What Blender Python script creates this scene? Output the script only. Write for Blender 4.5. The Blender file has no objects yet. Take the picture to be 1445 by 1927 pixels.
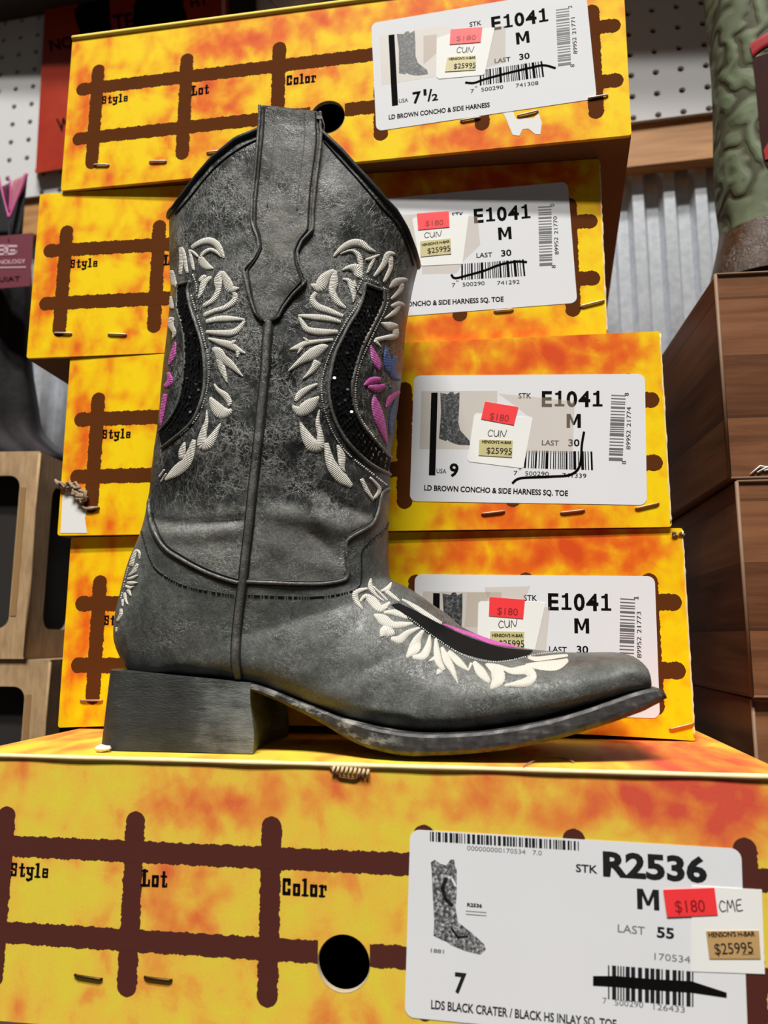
import bpy, bmesh, math, random
from mathutils import Vector, Matrix, noise
from mathutils.bvhtree import BVHTree
from mathutils.geometry import tessellate_polygon
R=math.radians
S=bpy.context.scene
COL=S.collection
random.seed(7)
# ------------------------------------------------------------------ camera
F,CX,CY=1447.0,722.5,963.5
pitch,roll,yaw=R(9.30985),R(0.21363),R(7.7523)
ZS=0.1769                                   # the shelf under the boxes is z = 0
CAM=Vector((0,0,ZS))
fw=Vector((-math.sin(yaw)*math.cos(pitch),math.cos(yaw)*math.cos(pitch),math.sin(pitch)))
r0=Vector((math.cos(yaw),math.sin(yaw),0)); u0=r0.cross(fw)
rt=r0*math.cos(roll)+u0*math.sin(roll); up=rt.cross(fw)
cd=bpy.data.cameras.new('camera'); cam=bpy.data.objects.new('camera',cd); COL.objects.link(cam)
cam.matrix_world=Matrix(((rt.x,up.x,-fw.x,CAM.x),(rt.y,up.y,-fw.y,CAM.y),(rt.z,up.z,-fw.z,CAM.z),(0,0,0,1)))
cd.sensor_fit='VERTICAL'; cd.sensor_height=36; cd.sensor_width=27; cd.lens=36*F/1927
cd.clip_start=.02; cd.clip_end=50
cd.dof.use_dof=True; cd.dof.focus_distance=.43; cd.dof.aperture_fstop=9.0
S.camera=cam
# ------------------------------------------------------------------ light
W=bpy.data.worlds.new('store'); S.world=W; W.use_nodes=True
W.node_tree.nodes['Background'].inputs[0].default_value=(1.0,.97,.93,1)
W.node_tree.nodes['Background'].inputs[1].default_value=.055
def area(name,loc,target,sx,sy,power,col=(1,.97,.92)):
    l=bpy.data.lights.new(name,'AREA'); l.shape='RECTANGLE'; l.size=sx; l.size_y=sy; l.energy=power; l.color=col
    o=bpy.data.objects.new(name,l); COL.objects.link(o); o.location=loc
    o.rotation_euler=(Vector(target)-Vector(loc)).to_track_quat('-Z','Y').to_euler(); return o
area('ceiling_lamp',(.0,-3.6,8.7),(-.05,.45,.35),5.0,.42,1150)
area('ceiling_lamp',(-.4,-4.5,8.2),(-.05,.45,.35),4.0,.42,700)
vs=S.view_settings
S.display_settings.display_device='sRGB'
vs.view_transform='Standard'; vs.look='None'; vs.gamma=1; vs.use_curve_mapping=False; vs.exposure=-0.13
# ------------------------------------------------------------------ pixel helpers (measuring only)
def ray(px,py): return (fw+rt*((px-CX)/F)+up*((CY-py)/F))
def at_y(px,py,y):
    d=ray(px,py); return CAM+d*(y/d.y)
def proj(P):
    q=Vector(P)-CAM; z=q.dot(fw); return CX+F*q.dot(rt)/z, CY-F*q.dot(up)/z
WY0,WK=.786,-.068                            # the back wall: y = WY0 + WK*x
def at_wall(px,py,off=0):
    d=ray(px,py); t=(WY0+off)/(d.y-WK*d.x); return CAM+d*t
# ------------------------------------------------------------------ objects
def mesh(name,verts,faces,mats,fm=None,uvs=None,smooth=False):
    me=bpy.data.meshes.new(name); me.from_pydata([tuple(v) for v in verts],[],faces)
    for m in mats: me.materials.append(m)
    if fm: me.polygons.foreach_set('material_index',fm)
    if smooth: me.polygons.foreach_set('use_smooth',[True]*len(me.polygons))
    if uvs:
        l=me.uv_layers.new(name='UVMap')
        for lp in me.loops: l.data[lp.index].uv=uvs[lp.vertex_index]
    me.update(); return me
MW={}
def obj(name,verts,faces,mats,parent=None,world=False,fm=None,uvs=None,smooth=False,fixn=False):
    if not isinstance(mats,(list,tuple)): mats=[mats]
    if world and parent is not None:
        inv=MW[parent.name].inverted(); verts=[inv@Vector(v) for v in verts]
    me=mesh(name,verts,faces,mats,fm,uvs,smooth)
    if fixn:
        bm=bmesh.new(); bm.from_mesh(me); bmesh.ops.recalc_face_normals(bm,faces=bm.faces); bm.to_mesh(me); bm.free()
    o=bpy.data.objects.new(name,me); COL.objects.link(o)
    if parent is not None: o.parent=parent
    return o
def tag(o,label=None,cat=None,group=None,kind=None):
    if label: o['label']=label
    if cat: o['category']=cat
    if group: o['group']=group
    if kind: o['kind']=kind
    return o
def thing(name,label,cat,loc=(0,0,0),rot=(0,0,0),group=None):
    o=bpy.data.objects.new(name,None); COL.objects.link(o); o.location=loc; o.rotation_euler=rot; o.empty_display_size=.02
    from mathutils import Euler
    MW[o.name]=Matrix.Translation(loc)@Euler(rot).to_matrix().to_4x4()
    return tag(o,label,cat,group)
class MB:
    def __init__(s): s.v=[]; s.f=[]; s.m=[]; s.uv=[]
    def add(s,v,f,mi=0,uv=None):
        b=len(s.v); s.v+=[tuple(x) for x in v]; s.f+=[tuple(b+i for i in q) for q in f]; s.m+=[mi]*len(f); s.uv+=(uv or [(0,0)]*len(v))
    def box(s,a,b,mi=0):
        (x0,y0,z0),(x1,y1,z1)=a,b
        s.add([(x0,y0,z0),(x1,y0,z0),(x1,y1,z0),(x0,y1,z0),(x0,y0,z1),(x1,y0,z1),(x1,y1,z1),(x0,y1,z1)],
              [(0,3,2,1),(4,5,6,7),(0,1,5,4),(1,2,6,5),(2,3,7,6),(3,0,4,7)],mi)
    def hexa(s,p,mi=0):        # p: 4 front corners then 4 back corners (same order)
        s.add(p,[(0,1,2,3),(7,6,5,4),(0,4,5,1),(1,5,6,2),(2,6,7,3),(3,7,4,0)],mi)
    def plate(s,outline,holes,fn,t,mi=0,back=True):   # flat shape (u,v) with holes; fn(u,v,d) -> point
        loops=[outline]+list(holes)
        tris=tessellate_polygon([[Vector((p[0],p[1],0)) for p in l] for l in loops])
        pts=[p for l in loops for p in l]; n=len(pts)
        v=[fn(p[0],p[1],0) for p in pts]+[fn(p[0],p[1],t) for p in pts]
        f=[tuple(q) for q in tris]+[tuple(n+i for i in reversed(q)) for q in tris]
        b=0
        for l in loops:
            k=len(l)
            for i in range(k):
                j=(i+1)%k; f.append((b+i,b+j,n+b+j,n+b+i))
            b+=k
        s.add(v,f,mi)
    def tube(s,pts,r,n=8,mi=0,cap=True,closed=False):
        pts=[Vector(p) for p in pts]; m=len(pts); v=[]; uv=[]; L=0; ref=None
        for i,p in enumerate(pts):
            if closed: t=pts[(i+1)%m]-pts[i-1]
            else: t=pts[min(i+1,m-1)]-pts[max(i-1,0)]
            t=t.normalized() if t.length>1e-9 else Vector((1,0,0))
            if ref is None:
                ref=t.orthogonal().normalized()
            ref=(ref-t*ref.dot(t)); ref=ref.normalized() if ref.length>1e-6 else t.orthogonal().normalized()
            b=t.cross(ref); rr=r[i] if isinstance(r,(list,tuple)) else r
            if i: L+=(p-pts[i-1]).length
            for k in range(n):
                a=2*math.pi*k/n; v.append(p+ref*(rr*math.cos(a))+b*(rr*math.sin(a))); uv.append((L,k/n))
        f=[]
        for i in range(m if closed else m-1):
            j=(i+1)%m
            for k in range(n): f.append((i*n+k,i*n+(k+1)%n,j*n+(k+1)%n,j*n+k))
        if cap and not closed:
            f.append(tuple(reversed(range(n)))); f.append(tuple(range((m-1)*n,m*n)))
        s.add(v,f,mi,uv)
    def loft(s,rings,mi=0,cap=True):
        n=len(rings[0]); v=[p for r_ in rings for p in r_]; f=[]
        for i in range(len(rings)-1):
            for k in range(n): f.append((i*n+k,i*n+(k+1)%n,(i+1)*n+(k+1)%n,(i+1)*n+k))
        if cap: f.append(tuple(reversed(range(n)))); f.append(tuple(range((len(rings)-1)*n,len(rings)*n)))
        s.add(v,f,mi)
    def build(s,name,mats,parent=None,world=False,smooth=False,uv=False,fixn=False):
        return obj(name,s.v,s.f,mats,parent,world,fm=s.m,uvs=s.uv if uv else None,smooth=smooth,fixn=fixn)
def cat(a,b,c,d,t):
    return .5*((2*b)+(-a+c)*t+(2*a-5*b+4*c-d)*t*t+(-a+3*b-3*c+d)*t*t*t)
def spline(pts,n):            # Catmull-Rom through tuples, n samples evenly over chord length
    m=len(pts); L=[0]
    for i in range(1,m): L.append(L[-1]+math.dist(pts[i][:2],pts[i-1][:2])+1e-6)
    out=[]; k=0
    for i in range(n):
        t=L[-1]*i/(n-1)
        while k<m-2 and t>L[k+1]: k+=1
        q=(t-L[k])/(L[k+1]-L[k]); a,b,c,d=pts[max(k-1,0)],pts[k],pts[k+1],pts[min(k+2,m-1)]
        out.append(tuple(cat(a[j],b[j],c[j],d[j],q) for j in range(len(b))))
    return out
def lin(pts,n):
    m=len(pts); L=[0]
    for i in range(1,m): L.append(L[-1]+math.dist(pts[i][:2],pts[i-1][:2])+1e-6)
    out=[]; k=0
    for i in range(n):
        t=L[-1]*i/(n-1)
        while k<m-2 and t>L[k+1]: k+=1
        q=(t-L[k])/(L[k+1]-L[k]); out.append(tuple(pts[k][j]*(1-q)+pts[k+1][j]*q for j in range(len(pts[k]))))
    return out
def rrect(x0,y0,x1,y1,r,n=6):
    o=[]
    for cx,cy,a0 in ((x1-r,y0+r,-90),(x1-r,y1-r,0),(x0+r,y1-r,90),(x0+r,y0+r,180)):
        for i in range(n+1):
            a=R(a0+90*i/n); o.append((cx+r*math.cos(a),cy+r*math.sin(a)))
    return o
def disc(cx,cy,r,n=32): return [(cx+r*math.cos(2*math.pi*i/n),cy+r*math.sin(2*math.pi*i/n)) for i in range(n)]
# ------------------------------------------------------------------ materials
def s2l(c):
    return tuple((x/255/12.92 if x/255<=.04045 else ((x/255+.055)/1.055)**2.4) for x in c)
class NT:
    def __init__(s,name):
        s.m=bpy.data.materials.new(name); s.m.use_nodes=True; s.t=s.m.node_tree; s.b=s.t.nodes['Principled BSDF']
        s.tc=s.t.nodes.new('ShaderNodeTexCoord')
    def n(s,typ,ins={},**kw):
        nd=s.t.nodes.new(typ)
        for k,v in kw.items(): setattr(nd,k,v)
        for k,v in ins.items(): s.link(v,nd.inputs[k])
        return nd
    def link(s,v,sock):
        if hasattr(v,'is_linked') or isinstance(v,bpy.types.NodeSocket): s.t.links.new(v,sock)
        else:
            if isinstance(v,(tuple,list)) and len(v)==3 and sock.type=='RGBA': v=(*v,1)
            sock.default_value=v
    def math(s,op,a,b=0.0,c=0.0,clamp=False):
        nd=s.n('ShaderNodeMath',{0:a,1:b,2:c},operation=op); nd.use_clamp=clamp; return nd.outputs[0]
    def obj(s): return s.tc.outputs['Object']
    def mapping(s,vec,scale=(1,1,1),loc=(0,0,0),rot=(0,0,0)):
        return s.n('ShaderNodeMapping',{'Vector':vec,'Scale':scale,'Location':loc,'Rotation':rot}).outputs[0]
    def noise(s,vec,scale,detail=4,rough=.55,dist=0):
        return s.n('ShaderNodeTexNoise',{'Vector':vec,'Scale':scale,'Detail':detail,'Roughness':rough,'Distortion':dist}).outputs[0]
    def ramp(s,fac,stops,interp='LINEAR'):
        nd=s.n('ShaderNodeValToRGB',{0:fac}); cr=nd.color_ramp; cr.interpolation=interp
        while len(cr.elements)<len(stops): cr.elements.new(.5)
        for e,(p,c) in zip(cr.elements,stops):
            e.position=p; e.color=(c,c,c,1) if isinstance(c,(int,float)) else (*c,1)
        return nd.outputs[0]
    def mix(s,fac,a,b,mode='MIX'):
        nd=s.t.nodes.new('ShaderNodeMix'); nd.data_type='RGBA'; nd.blend_type=mode
        s.link(fac,nd.inputs[0]); s.link(a,nd.inputs[6]); s.link(b,nd.inputs[7]); return nd.outputs[2]
    def mapr(s,v,a,b,c,d,sm=False):
        nd=s.n('ShaderNodeMapRange',{0:v,1:a,2:b,3:c,4:d}); nd.interpolation_type='SMOOTHSTEP' if sm else 'LINEAR'; return nd.outputs[0]
    def bump(s,h,strength=.3,dist=.001,normal=None):
        ins={'Height':h,'Strength':strength,'Distance':dist}
        if normal is not None: ins['Normal']=normal
        return s.n('ShaderNodeBump',ins).outputs[0]
    def set(s,**k):
        nm={'color':'Base Color','rough':'Roughness','metal':'Metallic','spec':'Specular IOR Level','normal':'Normal','alpha':'Alpha','coat':'Coat Weight','trans':'Transmission Weight','sheen':'Sheen Weight','coatr':'Coat Roughness'}
        for a,v in k.items(): s.link(v,s.b.inputs[nm[a]])
        return s.m
def plain(name,rgb,rough=.6,metal=0,spec=.5,var=.06,scale=60,bump=0,bscale=400):
    t=NT(name); c=s2l(rgb); n_=t.noise(t.obj(),scale,4)
    col=t.mix(n_,tuple(x*(1-var) for x in c),tuple(min(1,x*(1+var)) for x in c))
    t.set(color=col,rough=rough,metal=metal,spec=spec)
    if bump: t.set(normal=t.bump(t.noise(t.obj(),bscale,4),bump,.0005))
    return t.m
def fire(name,stops,extra=()):
    t=NT(name); o=t.obj()
    blobs=[(14,86,12,12,.26),(12,52,10,22,.22),(8,30,8,14,.10),(113,60,24,20,.26),(112,22,18,12,.18),(120,98,40,12,.15),(150,108,60,14,.22),(180,66,18,14,.16),
           (265,108,70,14,.26),(338,110,36,16,.34),(300,8,55,12,.24),(362,40,10,14,.16),(352,70,14,30,.12),(190,10,30,14,.10),(370,62,10,34,-.18),(376,10,10,20,-.18),(240,8,26,12,-.12),
           (55,58,22,16,-.20),(55,104,30,10,-.14),(55,24,26,16,-.14),(186,52,16,12,-.12),(215,112,14,14,-.16),(72,30,10,18,.10),(80,62,8,14,.08)]+list(extra)
    acc=None
    for (u,v,ru,rv,a) in blobs:
        d=t.n('ShaderNodeVectorMath',{0:o,1:(u/1000,0,v/1000)},operation='SUBTRACT').outputs[0]
        d=t.n('ShaderNodeVectorMath',{0:d,1:(1000/ru,0,1000/rv)},operation='MULTIPLY').outputs[0]
        l=t.n('ShaderNodeVectorMath',{0:d},operation='LENGTH').outputs['Value']
        k=t.mapr(l,1.35,.45,0,a,True)
        acc=k if acc is None else t.math('ADD',acc,k)
    v=t.mapping(o,(1,.35,.85))
    n1=t.noise(v,46,4,.58,.5); n2=t.noise(v,92,1.5,.5)
    n=t.math('MULTIPLY_ADD',n1,.95,-.10); n=t.math('MULTIPLY_ADD',n2,.62,n); n=t.math('ADD',n,-.30)
    n=t.math('ADD',n,acc)
    fine=t.noise(o,900,2)
    col=t.ramp(n,stops)
    col=t.mix(.06,col,t.ramp(fine,[(.3,(0,0,0)),(.7,(1,1,1))]),'OVERLAY')
    bv=t.noise(t.mapping(o,(1,1,.25)),120,3)
    t.set(color=col,rough=.6,spec=.15,normal=t.bump(bv,.12,.0006))
    return t.m
M={}
YEL=[(.20,s2l((250,212,6))),(.40,s2l((246,186,8))),(.54,s2l((240,150,20))),(.70,s2l((234,110,22))),(.92,s2l((218,78,24)))]
M['fire']=fire('printed_flame_board',YEL)
M['fire_pale']=fire('pale_flame_board',[(.18,s2l((228,206,66))),(.44,s2l((234,192,70))),(.60,s2l((234,162,66))),(.80,s2l((228,124,60))),(1.0,s2l((216,86,64)))],
   [(362,112,40,30,.30),(112,42,22,8,.16),(2,118,60,20,.2)])  # paler, less saturated print colours for the lowest box
M['kraft_dark']=plain('brown_board',(120,78,44),.8,var=.15)
M['brown']=plain('brown_ink',(94,50,20),.9,var=.10,scale=40,spec=.04)
M['brown_d']=plain('dark_brown_ink',(82,40,32),.9,var=.08,scale=40,spec=.15)
M['black']=plain('black_ink',(16,15,15),.9,var=.3,scale=300,spec=.04)
M['dkred']=plain('dark_red_ink',(150,14,22),.6,var=.2,scale=300)
M['grey_ink']=plain('grey_ink',(120,120,122),.6,var=.2,scale=300)
M['ink_worn']=plain('worn_black_ink',(36,36,38),.9,var=.6,scale=500,spec=.04)
M['paper']=plain('white_label_paper',(228,229,232),.7,var=.02,scale=30,spec=.15)
M['tagp']=plain('white_card',(240,240,236),.7,var=.02,scale=40)
M['redst']=plain('fluorescent_red_paper',(255,58,62),.5,var=.04)
M['gold']=plain('pale_gold_paper',(206,196,140),.5,var=.08,scale=200)
M['goldb']=plain('tan_gold_paper',(196,158,104),.5,var=.08,scale=200)
M['peach']=plain('peach_tape',(214,198,184),.35,var=.05,spec=.6)
M['pen']=plain('pen_ink',(70,62,58),.6)
M['steel']=plain('staple_steel',(196,186,172),.45,metal=.35)
M['copper']=plain('copper_staple',(186,146,120),.45,metal=.4)
M['dksteel']=plain('dark_staple',(70,52,30),.35,metal=.8)
M['edge']=plain('worn_pale_edge',(246,220,166),.7,var=.2,scale=150)
M['edge_y']=plain('worn_yellow_edge',(252,220,104),.75,var=.1,scale=80,spec=.1)
M['white']=plain('bare_white_board',(232,232,230),.8,var=.03)
M['rim']=plain('cut_board_rim',(176,160,134),.85,var=.2,scale=300)
M['fibre']=plain('torn_paper_fibre',(150,128,105),.9,var=.35,scale=500)
def leather(name,dark,mid,light,patch,crack,rough=.40,zones=()):
    t=NT(name); o=t.obj()
    wob=t.n('ShaderNodeTexNoise',{'Vector':o,'Scale':120.0,'Detail':5.0,'Roughness':.65}).outputs[1]
    ov=t.n('ShaderNodeVectorMath',{0:o,1:t.n('ShaderNodeVectorMath',{0:wob,1:(.012,.012,.012)},operation='MULTIPLY').outputs[0]},operation='ADD').outputs[0]
    base=t.noise(o,20,5,.62,.8); b2=t.noise(o,120,6,.7,.6)
    m_=t.math('ADD',t.math('MULTIPLY',base,patch),t.math('MULTIPLY',b2,1-patch))
    z=t.n('ShaderNodeSeparateXYZ',{0:o}).outputs[2]
    for (zc,zr,am) in zones:
        dz=t.math('ABSOLUTE',t.math('SUBTRACT',z,zc)); m_=t.math('ADD',m_,t.mapr(dz,zr,zr*.4,0,am,True))
    col=t.ramp(m_,[(.36,s2l(dark)),(.52,s2l(mid)),(.70,s2l(light))])
    vo=t.n('ShaderNodeTexVoronoi',{'Vector':ov,'Scale':135.0},feature='DISTANCE_TO_EDGE').outputs['Distance']
    vo2=t.n('ShaderNodeTexVoronoi',{'Vector':ov,'Scale':330.0},feature='DISTANCE_TO_EDGE').outputs['Distance']
    c1=t.mapr(vo,.0,.04,1,0); c2=t.mapr(vo2,0,.07,.7,0)
    mask=t.ramp(t.noise(o,34,5,.65),[(.44,0),(.66,1)])
    hair=t.mapr(t.math('ABSOLUTE',t.math('SUBTRACT',t.noise(t.mapping(o,(1,1,.45),rot=(0,.5,0)),95,5,.6,1.5),.5)),0,.011,1,0)
    hair2=t.mapr(t.math('ABSOLUTE',t.math('SUBTRACT',t.noise(t.mapping(o,(1,1,.5),rot=(0,-.7,0)),70,5,.6,1.5),.5)),0,.010,1,0)
    cr=t.math('MULTIPLY',t.math('MAXIMUM',c1,c2),mask); cr=t.math('MAXIMUM',cr,t.math('MULTIPLY',t.math('MAXIMUM',hair,hair2),t.math('ADD',t.math('MULTIPLY',mask,.7),.3)))
    col=t.mix(t.math('MULTIPLY',cr,crack),col,s2l((180,180,172)))
    fine=t.noise(t.mapping(o,(1,1,.6)),1100,4,.7)
    col=t.mix(.4,col,t.ramp(fine,[(.3,(.08,.08,.08)),(.72,(.9,.9,.9))]),'OVERLAY')
    h=t.math('ADD',t.math('MULTIPLY',b2,.55),t.math('MULTIPLY',cr,-.25)); h=t.math('MULTIPLY_ADD',fine,.2,h)
    rr=t.ramp(t.noise(o,60,4),[(.35,rough-.12),(.65,rough+.14)])
    t.set(color=col,rough=rr,spec=.6,normal=t.bump(h,.6,.0014))
    return t.m
M['shaft']=leather('crackled_black_leather',(22,23,24),(54,56,55),(116,117,112),.64,.72,.36,[(.098,.036,.18),(.165,.07,-.07),(.30,.03,.03)])
M['vamp']=leather('smooth_grey_black_leather',(54,57,55),(86,89,86),(120,122,117),.6,.25,.42)
M['strap']=leather('dusty_strap_leather',(40,40,39),(80,80,74),(128,126,114),.5,.45)
M['piping']=leather('piping_leather',(60,60,58),(88,88,84),(116,115,108),.4,.2,.38)
M['binding']=plain('dark_edge_binding',(44,46,50),.4,var=.3,scale=200,bump=.3)
M['dthread']=plain('black_thread',(20,20,20),.6)
M['wthread']=plain('white_thread',(225,225,218),.6)
def satin(name,rgb):
    t=NT(name); uv=t.tc.outputs['UV']; u=t.n('ShaderNodeSeparateXYZ',{0:uv}).outputs[0]
    w=t.math('SINE',t.math('MULTIPLY',u,7500.0)); nn=t.noise(t.obj(),700,3)
    h=t.math('MULTIPLY_ADD',nn,1.2,w); c=s2l(rgb)
    col=t.mix(t.mapr(h,-1,2,0,1),tuple(x*.72 for x in c),c)
    t.set(color=col,rough=.45,spec=.45,normal=t.bump(h,.5,.0003)); return t.m
M['emb_w']=satin('white_satin_thread',(220,216,205)); M['emb_p']=satin('pink_satin_thread',(206,92,176)); M['emb_b']=satin('blue_satin_thread',(62,92,150))
M['velvet']=plain('black_inlay',(12,12,12),.7,var=.3,scale=300,bump=.3,spec=.12)
M['sequin']=plain('black_sequin',(16,16,18),.16,spec=.9,var=.3,scale=500)
def stacked(name):
    t=NT(name); o=t.obj(); st=t.noise(t.mapping(o,(45,45,260)),1,6,.75); p=t.noise(o,40,4); f=t.noise(t.mapping(o,(1,1,3)),420,4)
    xx=t.n('ShaderNodeSeparateXYZ',{0:o}).outputs[0]
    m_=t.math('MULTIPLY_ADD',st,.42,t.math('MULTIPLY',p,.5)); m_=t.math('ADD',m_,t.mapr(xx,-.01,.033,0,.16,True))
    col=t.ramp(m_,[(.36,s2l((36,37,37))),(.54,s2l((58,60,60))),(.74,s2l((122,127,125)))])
    t.set(color=col,rough=.5,spec=.4,normal=t.bump(t.math('ADD',st,f),.5,.0008)); return t.m
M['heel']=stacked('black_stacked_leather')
def solemat(name):
    t=NT(name); o=t.obj(); f=t.noise(t.mapping(o,(30,30,500)),1,4); g=t.noise(o,220,4); z=t.n('ShaderNodeSeparateXYZ',{0:t.n('ShaderNodeNewGeometry').outputs['Normal']}).outputs[2]
    col=t.ramp(t.math('MULTIPLY_ADD',g,.6,t.math('MULTIPLY',f,.4)),[(.36,s2l((44,43,43))),(.56,s2l((66,64,64))),(.72,s2l((112,108,104)))])
    xs_=t.n('ShaderNodeSeparateXYZ',{0:o}).outputs[0]; wz=t.math('MULTIPLY',t.mapr(xs_,.035,.05,0,1,True),t.mapr(xs_,.098,.112,1,0,True)); sc=t.math('MULTIPLY',wz,t.ramp(t.noise(t.mapping(o,(1,1,2)),90,5,.65),[(.5,0),(.6,1)]))
    col=t.mix(t.math('MULTIPLY',sc,.8),col,s2l((160,160,152)))
    und=t.ramp(g,[(.4,s2l((48,40,24))),(.65,s2l((104,88,48)))])
    col=t.mix(t.mapr(z,-.35,-.6,0,1),col,und)
    t.set(color=col,rough=.45,spec=.45,normal=t.bump(g,.4,.0006)); return t.m
M['sole']=solemat('edge_dressed_sole')
# ------------------------------------------------------------------ text
TC={}
MG=[(0,0),(0,1),(.27,1),(.5,.42),(.73,1),(1,1),(1,0),(.76,0),(.76,.66),(.57,.2),(.43,.2),(.24,.66),(.24,0)]
def glyphs(s,bold=0):
    k=(s,bold)
    if s=='M' and k not in TC: TC[k]=(MG,[tuple(q) for q in tessellate_polygon([[Vector((p[0],p[1],0)) for p in MG]])])
    if k not in TC:
        c=bpy.data.curves.new('t','FONT'); c.body=s; c.size=1; c.offset=bold; c.resolution_u=3
        o=bpy.data.objects.new('t',c); COL.objects.link(o)
        bpy.context.view_layer.update()
        dg=bpy.context.evaluated_depsgraph_get(); me=bpy.data.meshes.new_from_object(o.evaluated_get(dg))
        v=[(p.co.x,p.co.y) for p in me.vertices]; f=[tuple(p.vertices) for p in me.polygons]
        bpy.data.objects.remove(o); bpy.data.curves.remove(c); bpy.data.meshes.remove(me)
        x0=min(p[0] for p in v); x1=max(p[0] for p in v); cap=.729
        TC[k]=([((p[0]-x0)/(x1-x0),p[1]/cap) for p in v],f)
    return TC[k]
ONE=[(0,0),(1,0),(1,.14),(.68,.14),(.68,1),(.40,1),(.36,.91),(.24,.87),(.04,.86),(.04,.73),(.36,.73),(.36,.14),(0,.14)]
TC[('|1',0)]=(ONE,[tuple(q) for q in tessellate_polygon([[Vector((p[0],p[1],0)) for p in ONE]])])
def wide(mb,parts,p0,p1,h,fn,d,bold):
    for ch,a,b in parts:
        q0=(p0[0]+(p1[0]-p0[0])*a,p0[1]+(p1[1]-p0[1])*a); q1=(p0[0]+(p1[0]-p0[0])*b,p0[1]+(p1[1]-p0[1])*b); text(mb,ch,q0,q1,h,fn,d,0,0 if ch=='|1' else bold)
def text(mb,s,p0,p1,h,fn,d,mi=0,bold=0):     # baseline p0->p1, cap height h
    v,f=glyphs(s,bold); ax,ay=p1[0]-p0[0],p1[1]-p0[1]; L=math.hypot(ax,ay); nx,ny=-ay/L*h,ax/L*h
    mb.add([fn(p0[0]+ax*x+nx*y,p0[1]+ay*x+ny*y,d) for x,y in v],f,mi)
def pen(mb,pts,w,fn,d,mi=0,n=0):
    if n: pts=spline(pts,n)
    for i in range(len(pts)-1):
        (x0,y0),(x1,y1)=pts[i][:2],pts[i+1][:2]; L=math.hypot(x1-x0,y1-y0)
        if L<1e-9: continue
        tx,ty=(x1-x0)/L*w*.35,(y1-y0)/L*w*.35; nx,ny=-(y1-y0)/L*w/2,(x1-x0)/L*w/2
        mb.add([fn(x0-tx+nx,y0-ty+ny,d),fn(x0-tx-nx,y0-ty-ny,d),fn(x1+tx-nx,y1+ty-ny,d),fn(x1+tx+nx,y1+ty+ny,d)],[(0,1,2,3)],mi)
WG={'S':(.62,[([(.46,.66),(.46,.90),(.14,.90),(.14,.55),(.46,.47),(.46,.10),(.14,.10),(.14,.34)],.15)]),
 't':(.48,[([(.22,.06),(.22,.9)],.19),([(.02,.66),(.42,.66)],.11),([(.2,.06),(.44,.06),(.44,.22)],.11)]),
 'y':(.62,[([(.14,.66),(.14,.3),(.42,.16)],.18),([(.46,.68),(.46,-.1),(.2,-.22),(.1,-.16)],.17),([(.0,.66),(.28,.66)],.1),([(.36,.66),(.62,.66)],.1)]),
 'l':(.42,[([(.21,.05),(.21,.97)],.2),([(.03,.94),(.24,.94)],.11),([(.0,.05),(.42,.05)],.1)]),
 'e':(.58,[([(.46,.20),(.46,.08),(.13,.08),(.13,.62),(.46,.62),(.46,.36),(.15,.36)],.13)]),
 'L':(.62,[([(.2,.05),(.2,.97)],.22),([(.0,.94),(.42,.94)],.12),([(.0,.06),(.56,.06),(.56,.38)],.14)]),
 'o':(.58,[([(.13,.08),(.13,.62),(.45,.62),(.45,.08),(.13,.08)],.18)]),
 'C':(.64,[([(.5,.66),(.5,.9),(.14,.9),(.14,.1),(.5,.1),(.5,.32)],.2)]),
 'r':(.52,[([(.18,.05),(.18,.66)],.19),([(.0,.05),(.38,.05)],.1),([(.0,.63),(.2,.63)],.1),([(.2,.58),(.44,.64),(.44,.44)],.13)])}
def western(mb,s,x,y,w,h,fn,d,mi=0):
    tot=sum(WG[c][0]+.1 for c in s)-.1; k=w/tot
    for c in s:
        wd,st=WG[c]
        for pts,pw in st: pen(mb,[(x+p[0]*k,y+p[1]*h) for p in pts],pw*(k+h)/2*1.05,fn,d,mi)
        x+=(wd+.1)*k
def barcode(mb,quad,fn,d,n,seed,mi=0,horizontal=True):   # quad BL,BR,TR,TL
    rnd=random.Random(seed); x=0; bars=[]
    while x<1:
        a=rnd.choice((1,1,2,3))/n; g=rnd.choice((1,1,2,2))/n
        bars.append((x,min(1,x+a))); x+=a+g
    BL,BR,TR,TL=quad
    for a,b in bars:
        if horizontal: q=[(BL,BR,a),(BL,BR,b),(TL,TR,b),(TL,TR,a)]
        else: q=[(BL,TL,a),(BR,TR,a),(BR,TR,b),(BL,TL,b)]
        mb.add([fn(p[0]+(r_[0]-p[0])*k,p[1]+(r_[1]-p[1])*k,d) for p,r_,k in q],[(0,1,2,3)],mi)
# ================================================================== SETTING
def wallslab(name,px0,py0,px1,py1): pass
t=NT('galvanised_steel'); o_=t.obj()
g1=t.noise(o_,140,2); g2=t.noise(t.mapping(o_,(1,1,.03)),200,3)
t.set(color=t.ramp(g1,[(.3,s2l((206,211,218))),(.7,s2l((228,232,238)))]),metal=.65,rough=.3,normal=t.bump(g2,.08,.0006)); M['galv']=t.m
t=NT('pine_board'); o_=t.obj()
gr=t.noise(t.mapping(o_,(3,30,40)),1.6,5,.6,1.2); kn=t.n('ShaderNodeTexVoronoi',{'Vector':t.mapping(o_,(5,1,14)),'Scale':1.0}).outputs['Distance']
c_=t.ramp(gr,[(.35,s2l((148,100,52))),(.6,s2l((180,130,76)))]); c_=t.mix(t.mapr(kn,.10,.02,0,.6),c_,s2l((96,58,26)))
t.set(color=c_,rough=.6); M['pine']=t.m
M['peg']=plain('white_pegboard',(202,202,202),.7,var=.03,scale=8,spec=.2)
M['dark']=plain('dark_backing_and_shade',(30,26,24),.9)  # near-black; also stands in for shade in box interiors and a gap
M['shelfwood']=plain('dark_shelf_board',(44,32,24),.7,var=.2,scale=20)
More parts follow.
